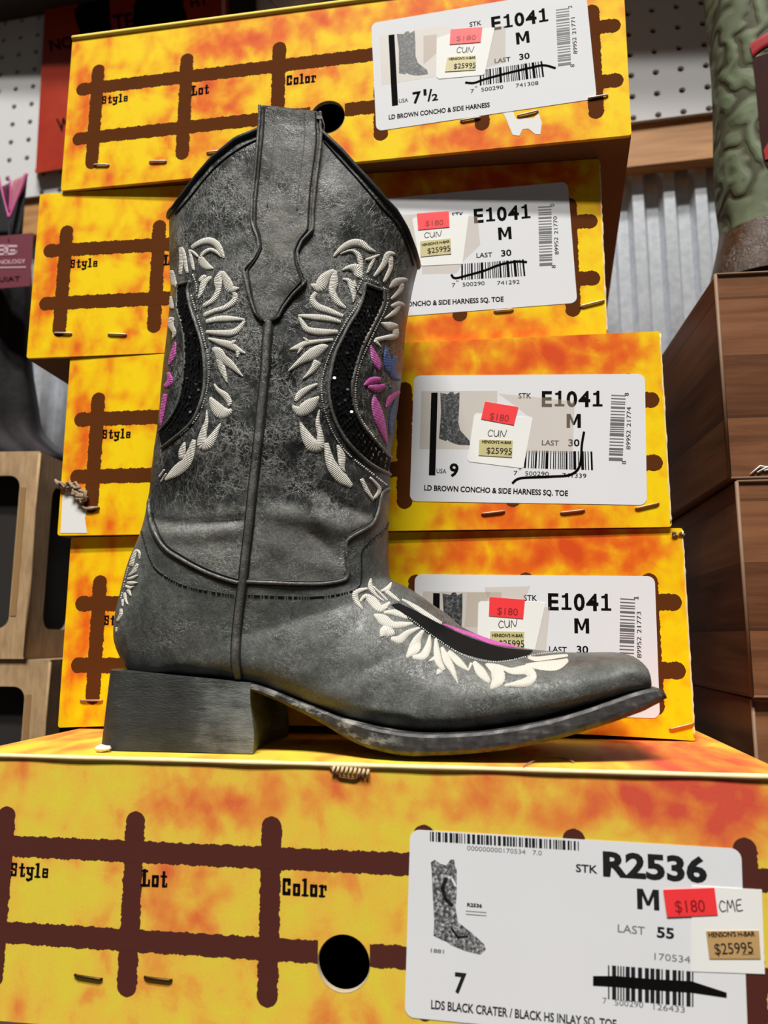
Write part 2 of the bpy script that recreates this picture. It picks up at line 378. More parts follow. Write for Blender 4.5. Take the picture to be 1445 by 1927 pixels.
def wp(x,z,off=0): return (x,WY0+WK*x+off,z)
# corrugated wall (lower)
z0p=.5475+ZS; zw=.4985+ZS
mb=MB(); xs=[]; per=.032; x=-1.1; prof=[(0,0),(.30,0),(.44,.009),(.80,.009),(.94,0)]
while x<.95:
    for a,d in prof: xs.append((x+a*per,d))
    x+=per
n=len(xs); v=[wp(x,z,.031-d) for z in (0,zw+.006) for x,d in xs]
mb.add(v,[(i,i+1,n+i+1,n+i) for i in range(n-1)])
v=[wp(x,z,.045) for z in (0,zw+.006) for x in (-1.1,.95)]; mb.add(v,[(0,1,3,2)])
tag(mb.build('wall_back',[M['galv']]),'corrugated galvanised steel wall behind the boxes','wall',kind='structure')
# pine board
z0p=.5475+ZS; zw=.4985+ZS
mb=MB(); v=[wp(x,z,off) for off in (.0052,.0225) for x,z in ((-1.1,zw),(.95,zw),(.95,z0p+.009),(-1.1,z0p+.009))]
mb.hexa(v); tag(mb.build('trim_1',[M['pine']]),'pine batten between the white pegboard and the steel wall','trim',kind='structure')
# pegboard with real holes
mb=MB(); P=.0254; h=.0034; xa=-.5736-P*16
rows=20
zb=z0p
zr=[.5772+ZS+P*k for k in range(-1,18)]
xsr=[xa+P*i for i in range(0,56)]
def cell(x0,x1,z0,z1,cx,cz):
    sq=[]; N=16
    ang=[2*math.pi*(i+.5)/N for i in range(N)]
    ring=[(cx+h*math.cos(a),cz+h*math.sin(a)) for a in ang]
    out=[]
    for a in ang:
        c,s_=math.cos(a),math.sin(a); k=1/max(abs(c),abs(s_))
        ex=(x1-cx if c>0 else cx-x0)*min(1,abs(c)*k); ez=(z1-cz if s_>0 else cz-z0)*min(1,abs(s_)*k)
        out.append((cx+math.copysign(ex,c),cz+math.copysign(ez,s_)))
    # corners snapped
    for cxn,czn,q in ((x1,z1,.25),(x0,z1,.75),(x0,z0,1.25),(x1,z0,1.75)):
        pass
    v=[wp(*p) for p in out]+[wp(*p) for p in ring]+[wp(*p,.0045) for p in ring]
    f=[(i,(i+1)%N,N+(i+1)%N,N+i) for i in range(N)]+[(N+i,N+(i+1)%N,2*N+(i+1)%N,2*N+i) for i in range(N)]
    # fill the four corner triangles
    b=len(v)
    cor=[(x1,z1),(x0,z1),(x0,z0),(x1,z0)]
    for j,cn in enumerate(cor):
        i=int((j*90+45)/360*N-.5); v.append(wp(*cn)); f.append((i,len(v)-1,(i+1)%N))
    mb.add(v,f)
for iz,z in enumerate(zr):
    lo=zb if iz==0 else z-P/2; hi=z+P/2
    for x in xsr: cell(x-P/2,x+P/2,lo,hi,x,max(z,lo+h+.001))
x0,x1=xsr[0]-P/2,xsr[-1]+P/2
mb.add([wp(x0,zb),wp(x1,zb),wp(x1,zb,.0045),wp(x0,zb,.0045)],[(0,1,2,3)])
mb.add([wp(x0,zb+.01,.0085),wp(x1,zb+.01,.0085),wp(x1,zr[-1]+P/2,.0085),wp(x0,zr[-1]+P/2,.0085)],[(0,1,2,3)],1)
tag(mb.build('wall_upper',[M['peg'],M['dark']]),'white pegboard wall above the pine batten','wall',kind='structure')
# shelf surface everything stands on
mb=MB(); mb.box((-1.1,.30,-.03),(.95,.86,0)); tag(mb.build('floor',[M['shelfwood']]),'dark board the stacks of boxes stand on','shelf surface',kind='structure')
# unseen overhead shelf board, added to shade the pegboard
mb=MB(); ZL=.985; v=[(-1.1,.845,ZL),(.95,.51,ZL),(.95,.51,ZL+.025),(-1.1,.845,ZL+.025)]+[wp(x,z,0) for x,z in ((-1.1,ZL),(.95,ZL),(.95,ZL+.025),(-1.1,ZL+.025))]
mb.hexa(v); tag(mb.build('shade_board',[M['shelfwood']]),'wall shelf above the pegboard','shelf',kind='structure')
# ================================================================== BOOT BOXES
BW,BH,BD=.382,.1205,.30
BOX={'b1':((-.2562,.3648,-.1769),(-.55,-.03,-.04)),'b2':((-.269,.4653,-.0564),(-.16,-.15,.1)),'b3':((-.2756,.46,.0644),(.31,-.06,-.2)),
     'b4':((-.306,.4579,.185),(1.33,-.01,.26)),'b5':((-.2897,.4565,.3057),(-1.62,.04,.13))}
for _i,_k in enumerate(('b1','b2','b3','b4','b5')):
    (_x,_y,_z),(_a,_b,_c)=BOX[_k]; BOX[_k]=((_x,_y,-.1769+_i*(BH+.0002)+.0001),(_a,0,0))
BOBJ={}
def facefn(u,v,d): return (u,-d,v)            # local face coordinates in metres, d = height above the board
def mmfn(u,v,d): return (u/1000,-d,v/1000)
def onface(key):
    o=BOBJ[key]; Mx=MW[o.name]; inv=Mx.inverted(); P0=Mx.translation; nrm=Mx.to_3x3()@Vector((0,1,0))
    def f(px,py):
        d=ray(px,py); t_=(P0-CAM).dot(nrm)/d.dot(nrm); q=inv@(CAM+d*t_); return q.x*1000,q.z*1000
    return f
def rough_bar(mb,x0,z0,x1,z1,w,seed,vertical,e0=True,e1=True):
    rnd=random.Random(seed); n=int((abs(x1-x0)+abs(z1-z0))/.85); L=[];Rr=[]
    for i in range(n+1):
        k=i/n; x=x0+(x1-x0)*k; z=z0+(z1-z0)*k
        ln_=abs(x1-x0)+abs(z1-z0); e=min(k if e0 else 9,(1-k) if e1 else 9)*ln_; hw_=w/2; cap=1 if e>=hw_ else max(.12,math.sqrt(max(0,1-((hw_-e)/hw_)**2)))
        jt=.3 if cap<1 else 1
        a=w/2*cap+jt*(rnd.uniform(-.4,.3)+.2*math.sin(i*.5+seed)); b=w/2*cap+jt*(rnd.uniform(-.4,.3)+.2*math.sin(i*.7+seed*2))
        if vertical: L.append((x-a,z)); Rr.append((x+b,z))
        else: L.append((x,z-a)); Rr.append((x,z+b))
    hh=.00011 if vertical else .00014
    v=[mmfn(*p,hh) for p in L]+[mmfn(*p,hh) for p in Rr]
    mb.add(v,[(i,i+1,n+2+i,n+1+i) for i in range(n)])
LAB_POS={5:'topmost of the stack behind the boot',4:'second from the top of the stack'}
def shoe_box(key,label,fm,ink,depth=BD,skew=0,staples=(),smat='steel',bow=0):
    (x,y,z),(yb,rb,ln)=BOX[key]
    b=thing('shoe_box',label,'box',(x,y,z+ZS),(R(-ln),R(-rb),R(yb)),'flame print boot boxes in the stack'); BOBJ[key]=b
    t_=.0025; mb=MB(); sk=skew
    hole=disc(.1895,.0345,.0118,36)
    ol=rrect(0,0,BW,BH-.0003,.0016,3)
    if bow:
        iL=max(range(len(ol)),key=lambda i:(ol[i][0]<.01)*1000+i); ol=ol+[(BW*k/30,bow*math.sin(math.pi*k/30)**.8) for k in range(1,30)]
    mb.plate(ol,[hole],lambda u,v,d:(u,d,v),t_)
    # the raw edge of the hole
    rg=[]; 
    for rr_,dd in ((.0120,-.00012),(.0117,.0001),(.0116,t_)): rg.append([(.1895+rr_*math.cos(2*math.pi*i/36),dd,.0345+rr_*math.sin(2*math.pi*i/36)) for i in range(36)])
    mh=MB(); mh.loft(rg,cap=False)
    def slab(x0,x1,z0,z1,mi):
        yf=t_+(.03 if bow and z0==0 and z1==t_ else 0)
        mb.hexa([(x0,yf,z0),(x1,yf,z0),(x1,yf,z1),(x0,yf,z1),(x0+sk,depth,z0),(x1+sk,depth,z0),(x1+sk,depth,z1),(x0+sk,depth,z1)],mi)
    slab(0,BW,BH-t_,BH-.0003,1 if key=='b5' else 0); slab(0,BW,0,t_,1); slab(0,t_,t_,BH-t_,1); slab(BW-t_,BW,t_,BH-t_,1)  # top box's unseen lid made brown to cut bounce onto the pegboard
    mb.hexa([(sk,depth-t_,0),(BW+sk,depth-t_,0),(BW+sk,depth-t_,BH-.0003),(sk,depth-t_,BH-.0003),(sk,depth,0),(BW+sk,depth,0),(BW+sk,depth,BH-.0003),(sk,depth,BH-.0003)],1)
    mb.build('carton',[fm,M['kraft_dark']],b)
    tag(mh.build('finger_hole_rim',[M['rim']],b,smooth=True),'pale raw rim of the round finger hole')
    pr=MB()
    for i,(u,v0,v1) in enumerate(((22,14.3,95.3),(88.5,14.3,95.3),(155,14.3,95.3),(225.5,13.5,94.2),(291,13.5,95),(361.5,13.5,94))): rough_bar(pr,u,v0,u,v1,9.6,i+3,True)
    hz=189.5; hr=12.4
    for i,v in enumerate((77.2,38.5)):
        if v<50:
            c=math.sqrt(hr*hr-(38.5-34.5)**2)
            rough_bar(pr,6,v,hz-c,v,9.6,i+11,False,True,False); rough_bar(pr,hz+c,v,379,v,9.6,i+17,False,False,True)
        else: rough_bar(pr,6,v,379,v,9.6,i+11,False)
    tag(pr.build('printed_fence',[ink],b),'dark brown printed ranch fence')
    for wd_,a_ in (('Style',(26.2,63.6,20,6.2)),('Lot',(93,62.2,12.6,7.2)),('Color',(160.6,61.6,20.8,7.2))):
        tx=MB(); western(tx,wd_,*a_,mmfn,.00016); tag(tx.build('printed_word',[M['black']],b),'black slab lettering '+wd_)
    f=onface(key)
    for i,s in enumerate(staples):
        (a,c)=s; p0=f(*a); p1=f(*c); m2=MB(); L=[(p0[0],p0[1],-.4),(p0[0],p0[1],.5),(p0[0]*.9+p1[0]*.1,p0[1]*.9+p1[1]*.1,.85),(p0[0]*.1+p1[0]*.9,p0[1]*.1+p1[1]*.9,.85),(p1[0],p1[1],.5),(p1[0],p1[1],-.4)]
        m2.tube([mmfn(q[0],q[1],q[2]/1000) for q in L],.00062,6); m2.build('staple',[M[smat]],b,smooth=True)
    return b
shoe_box('b1','flame print boot box the boot stands on, labelled R2536','fire_pale' and M['fire_pale'],M['brown_d'],staples=[((142,1834),(192,1842)),((273,1838),(323,1844))],smat='dksteel')
shoe_box('b2','flame print boot box behind the foot, lowest of the four labelled E1041',M['fire'],M['brown'],staples=[((152,1318),(193,1318)),((1260,1372),(1305,1361))],smat='copper',bow=.0042)
shoe_box('b3','flame print boot box labelled size 9, torn at its lower left corner',M['fire'],M['brown'],staples=[((155,955),(187,955)),((907,967),(949,962)),((1055,965),(1099,960)),((1196,957),(1239,947))],smat='copper')
shoe_box('b4','flame print boot box second from top, its label partly behind the boot shaft',M['fire'],M['brown'],staples=[((104,627),(135,628)),((204,629),(238,630)),((930,586),(965,583)),((1092,577),(1136,566))])
shoe_box('b5','flame print boot box on top of the stack, labelled size 7 1/2',M['fire'],M['brown'],skew=.018,staples=[((178,311),(205,311)),((282,305),(313,304)),((390,288),(415,285)),((867,228),(903,222)),((974,219),(1012,210)),((1107,186),(1143,180))])
# ---- E1041 labels
def frame(o,ang):
    c,s_=math.cos(R(ang)),math.sin(R(ang))
    return lambda x,y,d:((o[0]+c*x-s_*y)/1000,-d,(o[1]+s_*x+c*y)/1000)
def crop(key,o,s):
    f=onface(key); return lambda x,y: f(o[0]+x/s,o[1]+y/s)
HAND={'C':(.8,[[(.75,.8),(.4,1),(.1,.5),(.3,.05),(.7,.15)]]),'U':(.8,[[(.1,1),(.12,.3),(.35,.02),(.6,.3),(.7,1),(.68,.1)]]),'N':(.95,[[(.1,0),(.2,.95),(.6,.1),(.9,1.1)]]),
      'M':(1.0,[[(.05,0),(.25,1),(.45,.3),(.75,1),(.85,0)]]),'E':(.8,[[(.7,1),(.2,.9),(.1,.05),(.65,.05)],[(.15,.5),(.55,.55)]])}
def hand(mb,s,p0,p1,h,fn,d,mi,w):
    tot=sum(HAND[c][0] for c in s); ax,ay=p1[0]-p0[0],p1[1]-p0[1]; L=math.hypot(ax,ay); nx,ny=-ay/L*h,ax/L*h; x=0
    for c in s:
        wd,st=HAND[c]
        for q in st: pen(mb,[(p0[0]+ax*(x+a)/tot+nx*b,p0[1]+ay*(x+a)/tot+ny*b) for a,b in q],w,fn,d,mi,n=14)
        x+=wd
BOOTPIC=[(228,308),(265,315),(275,304),(290,303),(298,316),(322,305),(320,380),(315,450),(325,490),(350,518),(370,540),(372,562),(330,562),(300,556),(275,546),(262,535),(255,542),(222,530),(226,480),(232,400)]
def L3(x,y):     # crop pixels of the size 9 label -> label millimetres
    fx,fy=onface('b3')(740+x/2.58,620+y/2.58); a=R(-2.0); dx,dy=fx-228.7,fy-18.0
    return dx*math.cos(a)+dy*math.sin(a),-dx*math.sin(a)+dy*math.cos(a)
def e_label(key,org,ang,size,digits,vcode,c7,cb,penpts,tail,Lh=80.3):
    b=BOBJ[key]; fn=frame(org,ang)
    lab=MB(); lab.plate(rrect(0,0,140,Lh,4.2),[],lambda u,v,d:fn(u,v,.00022+d),-.0001)
    lab=tag(lab.build('label',[M['paper']],b),'white paper size label')
    d=.00030
    m=MB(); m.plate([(11.2,16.4),(15.2,16.4),(15.2,69),(11.2,69)],[],lambda u,v,q:fn(u,v,.00030-q),.00005)
    tag(m.build('bar',[M['black']],lab),'black vertical bar')
    m=MB(); m.plate([(5,33),(52,33),(52,70),(5,70)],[],lambda u,v,q:fn(u,v,.00025-q),.00002,0)
    pts=[L3(*p) for p in BOOTPIC]; m.plate(pts,[],lambda u,v,q:fn(u,v,.00029-q),.00003,1)
    rnd=random.Random(4)
    for k in range(26):
        px_,py_=rnd.uniform(238,312),rnd.uniform(330,525); q=L3(px_,py_)
        pen(m,[q,(q[0]+rnd.uniform(-1.3,1.3),q[1]+rnd.uniform(.5,2.2))],.35,fn,.00032,2)
    tag(m.build('boot_picture',[M['pic_bg'],M['pic_dk'],M['grey_ink']],lab),'printed photo of a dark boot')
    def word(txt,p0,p1,h,bold):
        q=MB(); text(q,txt,p0,p1,h,fn,d,0,bold); tag(q.build('printed_word',[M['black']],lab),'black printed '+txt)
    for a_ in (('STK',(64.9,65.2),(72.6,65.2),3.5,.01),('M',(93.8,46.7),(102.2,46.7),8.6,.03),('LAST',(79.1,35.8),(89.2,35.5),3.3,.012),('30',(94.8,35.3),(101.4,35.3),4.4,.02),('USA',(15.8,17.9),(21.8,17.6),2.9,.005)): word(*a_)
    q=MB(); wide(q,(('E',0,.17),('|1',.215,.375),('0',.41,.585),('4',.605,.80),('|1',.84,1)),(78.9,60.2),(115,60.0),9.8,fn,d,.03); tag(q.build('printed_word',[M['black']],lab),'black printed E1041')
    if size=='9': word('9',(23.6,16),(29.1,15.8),8.3,.03)
    else:
        t1=MB(); text(t1,'7',(25,16),(30.6,16),8.3,fn,d,0,.03); text(t1,'1',(32.2,20.5),(34.2,20.5),4.6,fn,d,0,.03); text(t1,'/',(34.4,16),(38,16),8.6,fn,d,0,.02); text(t1,'2',(37.4,15.8),(41.4,15.8),4.8,fn,d,0,.03)
        tag(t1.build('printed_word',[M['black']],lab),'black printed 7 1/2')
    word('LD BROWN CONCHO & SIDE HARNESS'+tail,(8.6,7),(8.6+86*(1 if tail==' SQ. TOE' else .76),4.7 if tail==' SQ. TOE' else 5.2),3.4,.026)
    t2=MB(); barcode(t2,[(68.6,21.5),(109.8,20.6),(109.4,32),(69.2,32.4)],fn,d,72,5); 
    text(t2,'7',(62.5,17),(64.8,17),2.9,fn,d); text(t2,'500290',(69.3,16.9),(83.3,16.7),2.8,fn,d); text(t2,digits,(91.2,16.1),(105.3,15.7),2.8,fn,d)
    text(t2,'"',(65.6,17.6),(66.8,17.6),4,fn,d)
    tag(t2.build('barcode',[M['black']],lab),'horizontal black barcode with digits')
    t3=MB(); barcode(t3,[(118.4,26.5),(126.4,26.3),(128.6,66.9),(120.2,67.3)],fn,d,62,9,1,False)
    text(t3,'89952',(131,33.4),(131.2,45.2),2.6,fn,d); text(t3,vcode,(131.4,47.4),(131.6,59.6),2.6,fn,d)
    text(t3,'|1' if c7=='1' else c7,(130.4,66.6),(130.5,68.4),2.6,fn,d); text(t3,cb,(128.4,24.4),(128.4,26.4),2.6,fn,d)
    tag(t3.build('barcode',[M['black'],M['vbar']],lab),'upright grey barcode with digits')
    if penpts:
        t4=MB(); f=penpts[0]; pp=[f(*q) for q in penpts[1]]
        pen(t4,pp,1.45,lambda u,v,q:mmfn(u,v,q),.00036,n=60); tag(t4.build('pen_stroke',[M['black']],lab),'black marker stroke across the barcode')
    return lab
t=NT('grainy_grey_print'); g_=t.noise(t.obj(),700,4,.7); t.set(color=t.ramp(g_,[(.42,s2l((62,62,64))),(.52,s2l((120,120,122))),(.62,s2l((196,196,198)))]),rough=.5); M['grain']=t.m
M['pic_bg']=plain('printed_grey',(206,200,192),.5,var=.08,scale=25); t=NT('dark_grain_print'); g_=t.noise(t.obj(),620,4,.7); t.set(color=t.ramp(g_,[(.40,s2l((34,35,37))),(.54,s2l((72,74,76))),(.68,s2l((138,140,142)))]),rough=.5); M['pic_dk']=t.m; M['vbar']=plain('grey_barcode_ink',(104,104,106),.6)
def tape(mb,pts,fn,d,mi): mb.add([fn(p[0],p[1],d) for p in pts],[tuple(range(len(pts)))],mi)
t=NT('clear_tape'); t.set(color=s2l((212,188,160)),rough=.2,alpha=.24,spec=.6); M['tape']=t.m
def price_tag(key,f,tagp,red,rtxt,gold,ht,gt,cun,word='CUN',gm='gold',tapes=(),price='$25995',base=.00042):
    b=BOBJ[key]
    if tapes:
        for i_,q in enumerate(tapes):
            m=MB(); tape(m,[f(*p) for p in q],mmfn,base-.00004-.00001*i_,0); tag(m.build('clear_tape',[M['tape']],b),'yellowed clear tape under the price tag')
    m=MB(); poly=[f(*p) for p in tagp]; m.plate(poly,[],lambda u,v,d:mmfn(u,v,base+d),-.0003)
    if cun: hand(m,word,f(*cun[0]),f(*cun[1]),cun[2],mmfn,base+.0001,1,.42)
    tg=tag(m.build('price_tag',[M['tagp'],M['pen']],b),'small white price card with handwriting')
    m=MB(); m.plate([f(*p) for p in red],[],lambda u,v,d:mmfn(u,v,base+.0003+d),-.0002)
    p0,p1=f(*rtxt[0]),f(*rtxt[1]); text(m,'$180',p0,p1,rtxt[2],mmfn,base+.00036,1,.004); tag(m.build('red_sticker',[M['redst'],M['dkred']],tg),'fluorescent red $180 sticker')
    m=MB(); m.plate([f(*p) for p in gold],[],lambda u,v,d:mmfn(u,v,base+.0003+d),-.0002)
    text(m,"HENSON'S H-BAR",f(*ht[0]),f(*ht[1]),ht[2],mmfn,base+.00036,1,.03)
    p0,p1=f(*gt[0]),f(*gt[1]); text(m,price,p0,p1,gt[2],mmfn,base+.00036,2,.006)
    a=(p0[0]+(p1[0]-p0[0])*.7,p0[1]+(p1[1]-p0[1])*.7-.35); pen(m,[a,(p1[0],p1[1]-.35)],.22,mmfn,base+.00036,2)
    tag(m.build('gold_sticker',[M[gm],M['black'],M['ink_worn']],tg),'small pale gold $259.95 sticker')
c3=crop('b3',(740,620),2.58); c4=crop('b4',(740,320),2.779); c5=crop('b5',(700,0),3.284); c2=crop('b2',(740,980),2.408); c1=crop('b1',(740,1520),2.05)
e_label('b3',(228.7,18.0),-2.0,'9','741339','21774','8','8',(c3,[(580,745),(620,722),(760,715),(860,705),(905,660),(915,560),(925,500)]),' SQ. TOE')
e_label('b2',(223.5,14.1),-.9,'9','741315','21773','1','8',None,' SQ. TOE')
e_label('b4',(224.4,17.3),2.1,'9','741292','21770','0','8',(c4,[(305,550),(325,566),(400,548),(480,525),(560,495),(640,480),(695,482)]),' SQ. TOE',83)
e_label('b5',(222.5,20.4),2.76,'7','741308','21771','2','8',(c5,[(580,512),(630,514),(700,490),(830,455),(980,420),(1060,405),(1130,422)]),'')
price_tag('b3',c3,[(392,420),(402,408),(670,428),(676,434),(632,668),(622,674),(368,642),(362,630)],[(445,352),(606,378),(585,466),(426,436)],((466,437),(558,450),4.4),[(418,535),(580,540),(576,622),(414,612)],((430,553),(574,558),1.9),((452,603),(575,608),4.0),((455,520),(550,525),4.2),
   tapes=[[(510,310),(720,330),(880,350),(870,600),(640,600),(670,430)]])
price_tag('b4',c4,[(100,260),(112,250),(395,235),(362,492),(150,502),(138,490)],[(124,230),(290,218),(294,301),(130,316)],((168,296),(262,290),3.9),[(140,375),(300,360),(303,440),(143,456)],((150,402),(296,382),1.9),((180,440),(300,424),3.8),((160,358),(255,350),3.8),
   tapes=[[(395,240),(440,245),(455,390),(362,480)],[(150,500),(362,492),(330,540),(150,545)]])
price_tag('b5',c5,[(400,240),(470,215),(750,172),(757,178),(697,455),(686,466),(415,490),(397,478)],[(486,186),(681,172),(671,265),(480,279)],((520,258),(642,250),3.6),[(465,357),(642,346),(640,436),(450,447)],((475,378),(640,368),1.9),((505,430),(640,422),3.8),((518,330),(628,330),4.2),
   tapes=[[(757,172),(825,160),(825,385),(705,420)],[(318,222),(400,212),(398,330),(318,400)]])
price_tag('b2',c2,[(385,375),(395,365),(660,368),(690,372),(640,592),(380,592)],[(436,346),(596,358),(588,444),(433,431)],((470,424),(564,430),4.4),[(440,500),(593,503),(590,582),(437,580)],((448,526),(588,528),1.9),((478,572),(593,573),4.2),((475,487),(565,482),4.2),
   tapes=[[(660,390),(710,390),(690,600),(634,600)],[(335,325),(440,320),(380,480),(322,480)],[(412,300),(620,295),(595,360),(425,345)]])
# ---- R2536 label on the lowest box
def r_label():
    b=BOBJ['b1']; f=c1; org=(218.4,14.6); fn=mmfn
    lab=MB(); tl,tr,br,bl=(219.3,92),(360,89.4),(357.5,12.0),(216.7,14.6)
    def bil(u,v): 
        return tuple((bl[i]*(1-u)+br[i]*u)*(1-v)+(tl[i]*(1-u)+tr[i]*u)*v for i in (0,1))
    out=[bil(x/140,y/77) for x,y in rrect(0,0,140,77,4.2)]
    lab.plate(out,[],lambda u,v,d:mmfn(u,v,.00022+d),-.0001)
    lab=tag(lab.build('label',[M['paper']],b),'white paper label with style number R2536')
    d=.0003
    def T(s,a,c_,h,bold=0,mi=0):
        q=MB(); text(q,s,a,c_,h,fn,d,0,bold); tag(q.build('printed_word',[M['grey_ink' if mi else 'ink_worn']],lab),'printed '+s)
    T('000000000170534   7.0',(244.6,84.2),(277.1,83.4),2.0,0,1); T('STK',(291.4,77.3),(300.5,77.0),3.3,.02); T('R2536',(302.8,76.4),(345.5,75.6),9.9,.04); T('M',(316.4,63.5),(325.4,63.3),8.2,.035)
    T('LAST',(307.9,53.9),(319,53.4),3.3,.005,1); T('55',(323.8,52.8),(330.8,52.5),4.2,.03); T('170534',(322.4,43.9),(336.8,43.4),2.8,0,2); T('7',(238.4,26),(243.4,25.8),8.2,.03); T('LDS BLACK CRATER / BLACK HS INLAY SQ. TOE',(228.2,18.8),(305.8,16.2),3.6,.022)
    T('R2536',(244.3,60.9),(250.8,60.7),1.5,.04); T('1881',(228.2,41.4),(234,41.2),1.6,.02,1)
    for k in range(2):
        q=MB(); pen(q,[(243.8,59.0-k*1.3),(252.5,58.8-k*1.3)],.3,fn,d,0); q.build('printed_line',[M['grey_ink']],lab)
    t2=MB(); barcode(t2,[(228.2,87.3),(293.4,86.0),(293.5,89.8),(228.2,91.4)],fn,d,150,3); tag(t2.build('barcode',[M['ink_worn']],lab),'long thin barcode along the label top')
    t2=MB(); barcode(t2,[(302.8,27.4),(338.1,26.6),(338.9,40.2),(303.3,40.6)],fn,d,64,8)
    text(t2,'7',(300.6,25.6),(302.2,25.6),2.4,fn,d,1); text(t2,'500290',(305.4,25.2),(317,25),2.4,fn,d,1); text(t2,'126433',(321,24.6),(333.5,24.2),2.4,fn,d,1)
    tag(t2.build('barcode',[M['ink_worn'],M['grey_ink']],lab),'worn barcode with digits, crossed out')
    # boot picture
    pic=[(145,210),(160,200),(180,215),(205,222),(220,200),(235,198),(238,225),(245,240),(245,330),(240,385),(250,440),(300,480),(350,525),(357,545),(335,565),(280,552),(225,530),(205,515),(190,510),(155,492),(158,440),(152,330),(148,240)]
    m=MB(); m.plate([f(*p) for p in pic],[],lambda u,v,q:mmfn(u,v,d-q),.00005)
    rnd=random.Random(2)
    for k in range(0):
        a=f(rnd.uniform(160,235),rnd.uniform(235,500)); pen(m,[a,(a[0]+rnd.uniform(-1.2,1.2),a[1]+rnd.uniform(-1,1))],.5,fn,.00032,1+k%2)
    for k in range(0):
        x_=rnd.uniform(255,330); a=f(x_,rnd.uniform(490+(x_-255)*.5,545)); pen(m,[a,(a[0]+rnd.uniform(-1,1),a[1]+rnd.uniform(-.6,.6))],.5,fn,.00032,1+k%2)
    pen(m,[f(205,270),f(190,310),f(200,350),f(225,375)],1.6,fn,.00033,2); pen(m,[f(225,465),f(250,500),f(285,495)],1.0,fn,.00033,2)
    pen(m,[f(200,265),f(225,270),f(240,300)],.9,fn,.00033,1)
    tag(m.build('boot_picture',[M['grain'],M['paper'],M['ink_worn']],lab),'printed grey boot picture')
    m=MB(); top=[(770,648),(860,648),(1000,660),(1150,668),(1285,712)]; bot=[(770,685),(860,690),(1000,702),(1150,712),(1285,732)]
    T_=[f(*p) for p in top+bot[::-1]]; m.plate(T_,[],lambda u,v,q:mmfn(u,v,.00034-q),.00004); tag(m.build('pen_stroke',[M['black']],lab),'thick black marker bar across the barcode')
    price_tag('b1',f,[(1150,300),(1420,315),(1432,640),(1150,630)],[(1040,315),(1237,307),(1250,412),(1055,420)],((1088,402),(1203,399),5.0),[(1205,474),(1408,472),(1415,580),(1218,580)],((1215,497),(1394,493),2.0),((1240,564),(1388,558),4.5),((1257,402),(1352,395),4.4),'CME','goldb')
r_label()
# ---- wear on the boxes
b=BOBJ['b1']; m=MB()
for k in range(1):
    pts=[(BW*i/60,-.0002+.00015*math.sin(i*.5),BH-.0016) for i in range(61)]
    m.tube(pts,[.00125*(1+.08*math.sin(i*.9)) for i in range(61)],8)
tag(m.build('worn_edge',[M['edge']],b,smooth=True),'pale worn top edge')
f=onface('b1'); m=MB()
for i in range(9):
    a=f(630+i*8,1442+.8*i); m.tube([mmfn(a[0],a[1]+.2,.0012),mmfn(a[0]-.25,a[1]-1.3,.0022),mmfn(a[0]-.6,a[1]-3.0,.0010)],.0007,6)
a=[f(*p) for p in ((622,1443),(640,1462),(668,1466),(690,1452))]; m.tube([mmfn(p[0],p[1],.0006) for p in lin(a,14)],.0007,6,1)
M['corr']=plain('bare_corrugation',(206,180,142),.9,var=.2,scale=400)
tag(m.build('torn_corrugation',[M['corr'],M['kraft_dark']],b,smooth=True),'torn patch showing the corrugation on the top edge')
b=BOBJ['b3']; f=onface('b3')
m=MB(); m.plate([f(*p) for p in ((114,1003),(118,932),(128,922),(140,930),(152,945),(164,962),(160,975),(164,1003))],[],lambda u,v,q:mmfn(u,v,.0002-q),.0001); tag(m.build('torn_patch',[M['white']],b),'bare white patch at the torn lower left corner')
m=MB(); rnd=random.Random(5)
for k in range(16):
    base=lin([(108,908),(124,918),(142,912),(158,925),(163,945),(150,935),(135,922)],12); st=rnd.randrange(0,8)
    pts=[]
    for p in base[st:st+5]:
        q=f(p[0]+rnd.uniform(-6,6),p[1]+rnd.uniform(-7,7)); pts.append(mmfn(q[0],q[1],.0012+rnd.uniform(0,.002)))
    m.tube(pts,[.0008+.0006*rnd.random() for _ in pts],6)
pts=[f(*p) for p in ((138,925),(150,944),(163,958),(187,955))]; m.tube([mmfn(p[0],p[1],.0012) for p in spline(pts,10)],.0009,6)
tag(m.build('torn_fibre',[M['fibre']],b,smooth=True),'frayed grey paper fibre at the torn corner')
b=BOBJ['b5']; f=c5
m=MB(); m.plate([f(*p) for p in ((810,700),(870,690),(890,735),(1000,730),(1025,690),(1050,760),(1040,830),(1010,830),(965,795),(930,800),(910,840),(870,835),(850,790),(830,740))],[],lambda u,v,q:mmfn(u,v,.00015-q),.0001)
tag(m.build('peeled_patch',[M['white']],b),'white peeled scrap below the label')
m=MB(); pts=[(BW*i/60,.0003,BH-.0012) for i in range(61)]; m.tube(pts,.0019,8); tag(m.build('worn_edge',[M['edge_y']],b,smooth=True),'pale worn top edge')
for key_,lb in (('b2','pale worn right edge'),('b3','pale worn right edge'),('b4','pale worn right edge')):
    rnd=random.Random(key_); m=MB(); pts=[(BW-.0004+rnd.uniform(-.0002,.0002),.0002,.002+(BH-.004)*i/40) for i in range(41)]
    m.tube(pts,[.0006*rnd.uniform(.6,1.4) for _ in pts],6); tag(m.build('worn_edge',[M['edge']],BOBJ[key_],smooth=True),lb)
m=MB(); rnd=random.Random(21)
for k in range(10):
    x_,z_=BW-.002+rnd.uniform(-.004,.002),BH-.0025+rnd.uniform(-.003,.0005); m.tube([(x_,-.0002,z_),(x_+rnd.uniform(-.002,.002),-.0012,z_+rnd.uniform(-.001,.0008)),(x_+rnd.uniform(-.002,.002),-.0004,z_-.001)],.0005,6)
tag(m.build('torn_fibre',[M['fibre']],BOBJ['b2'],smooth=True),'frayed upper right corner')
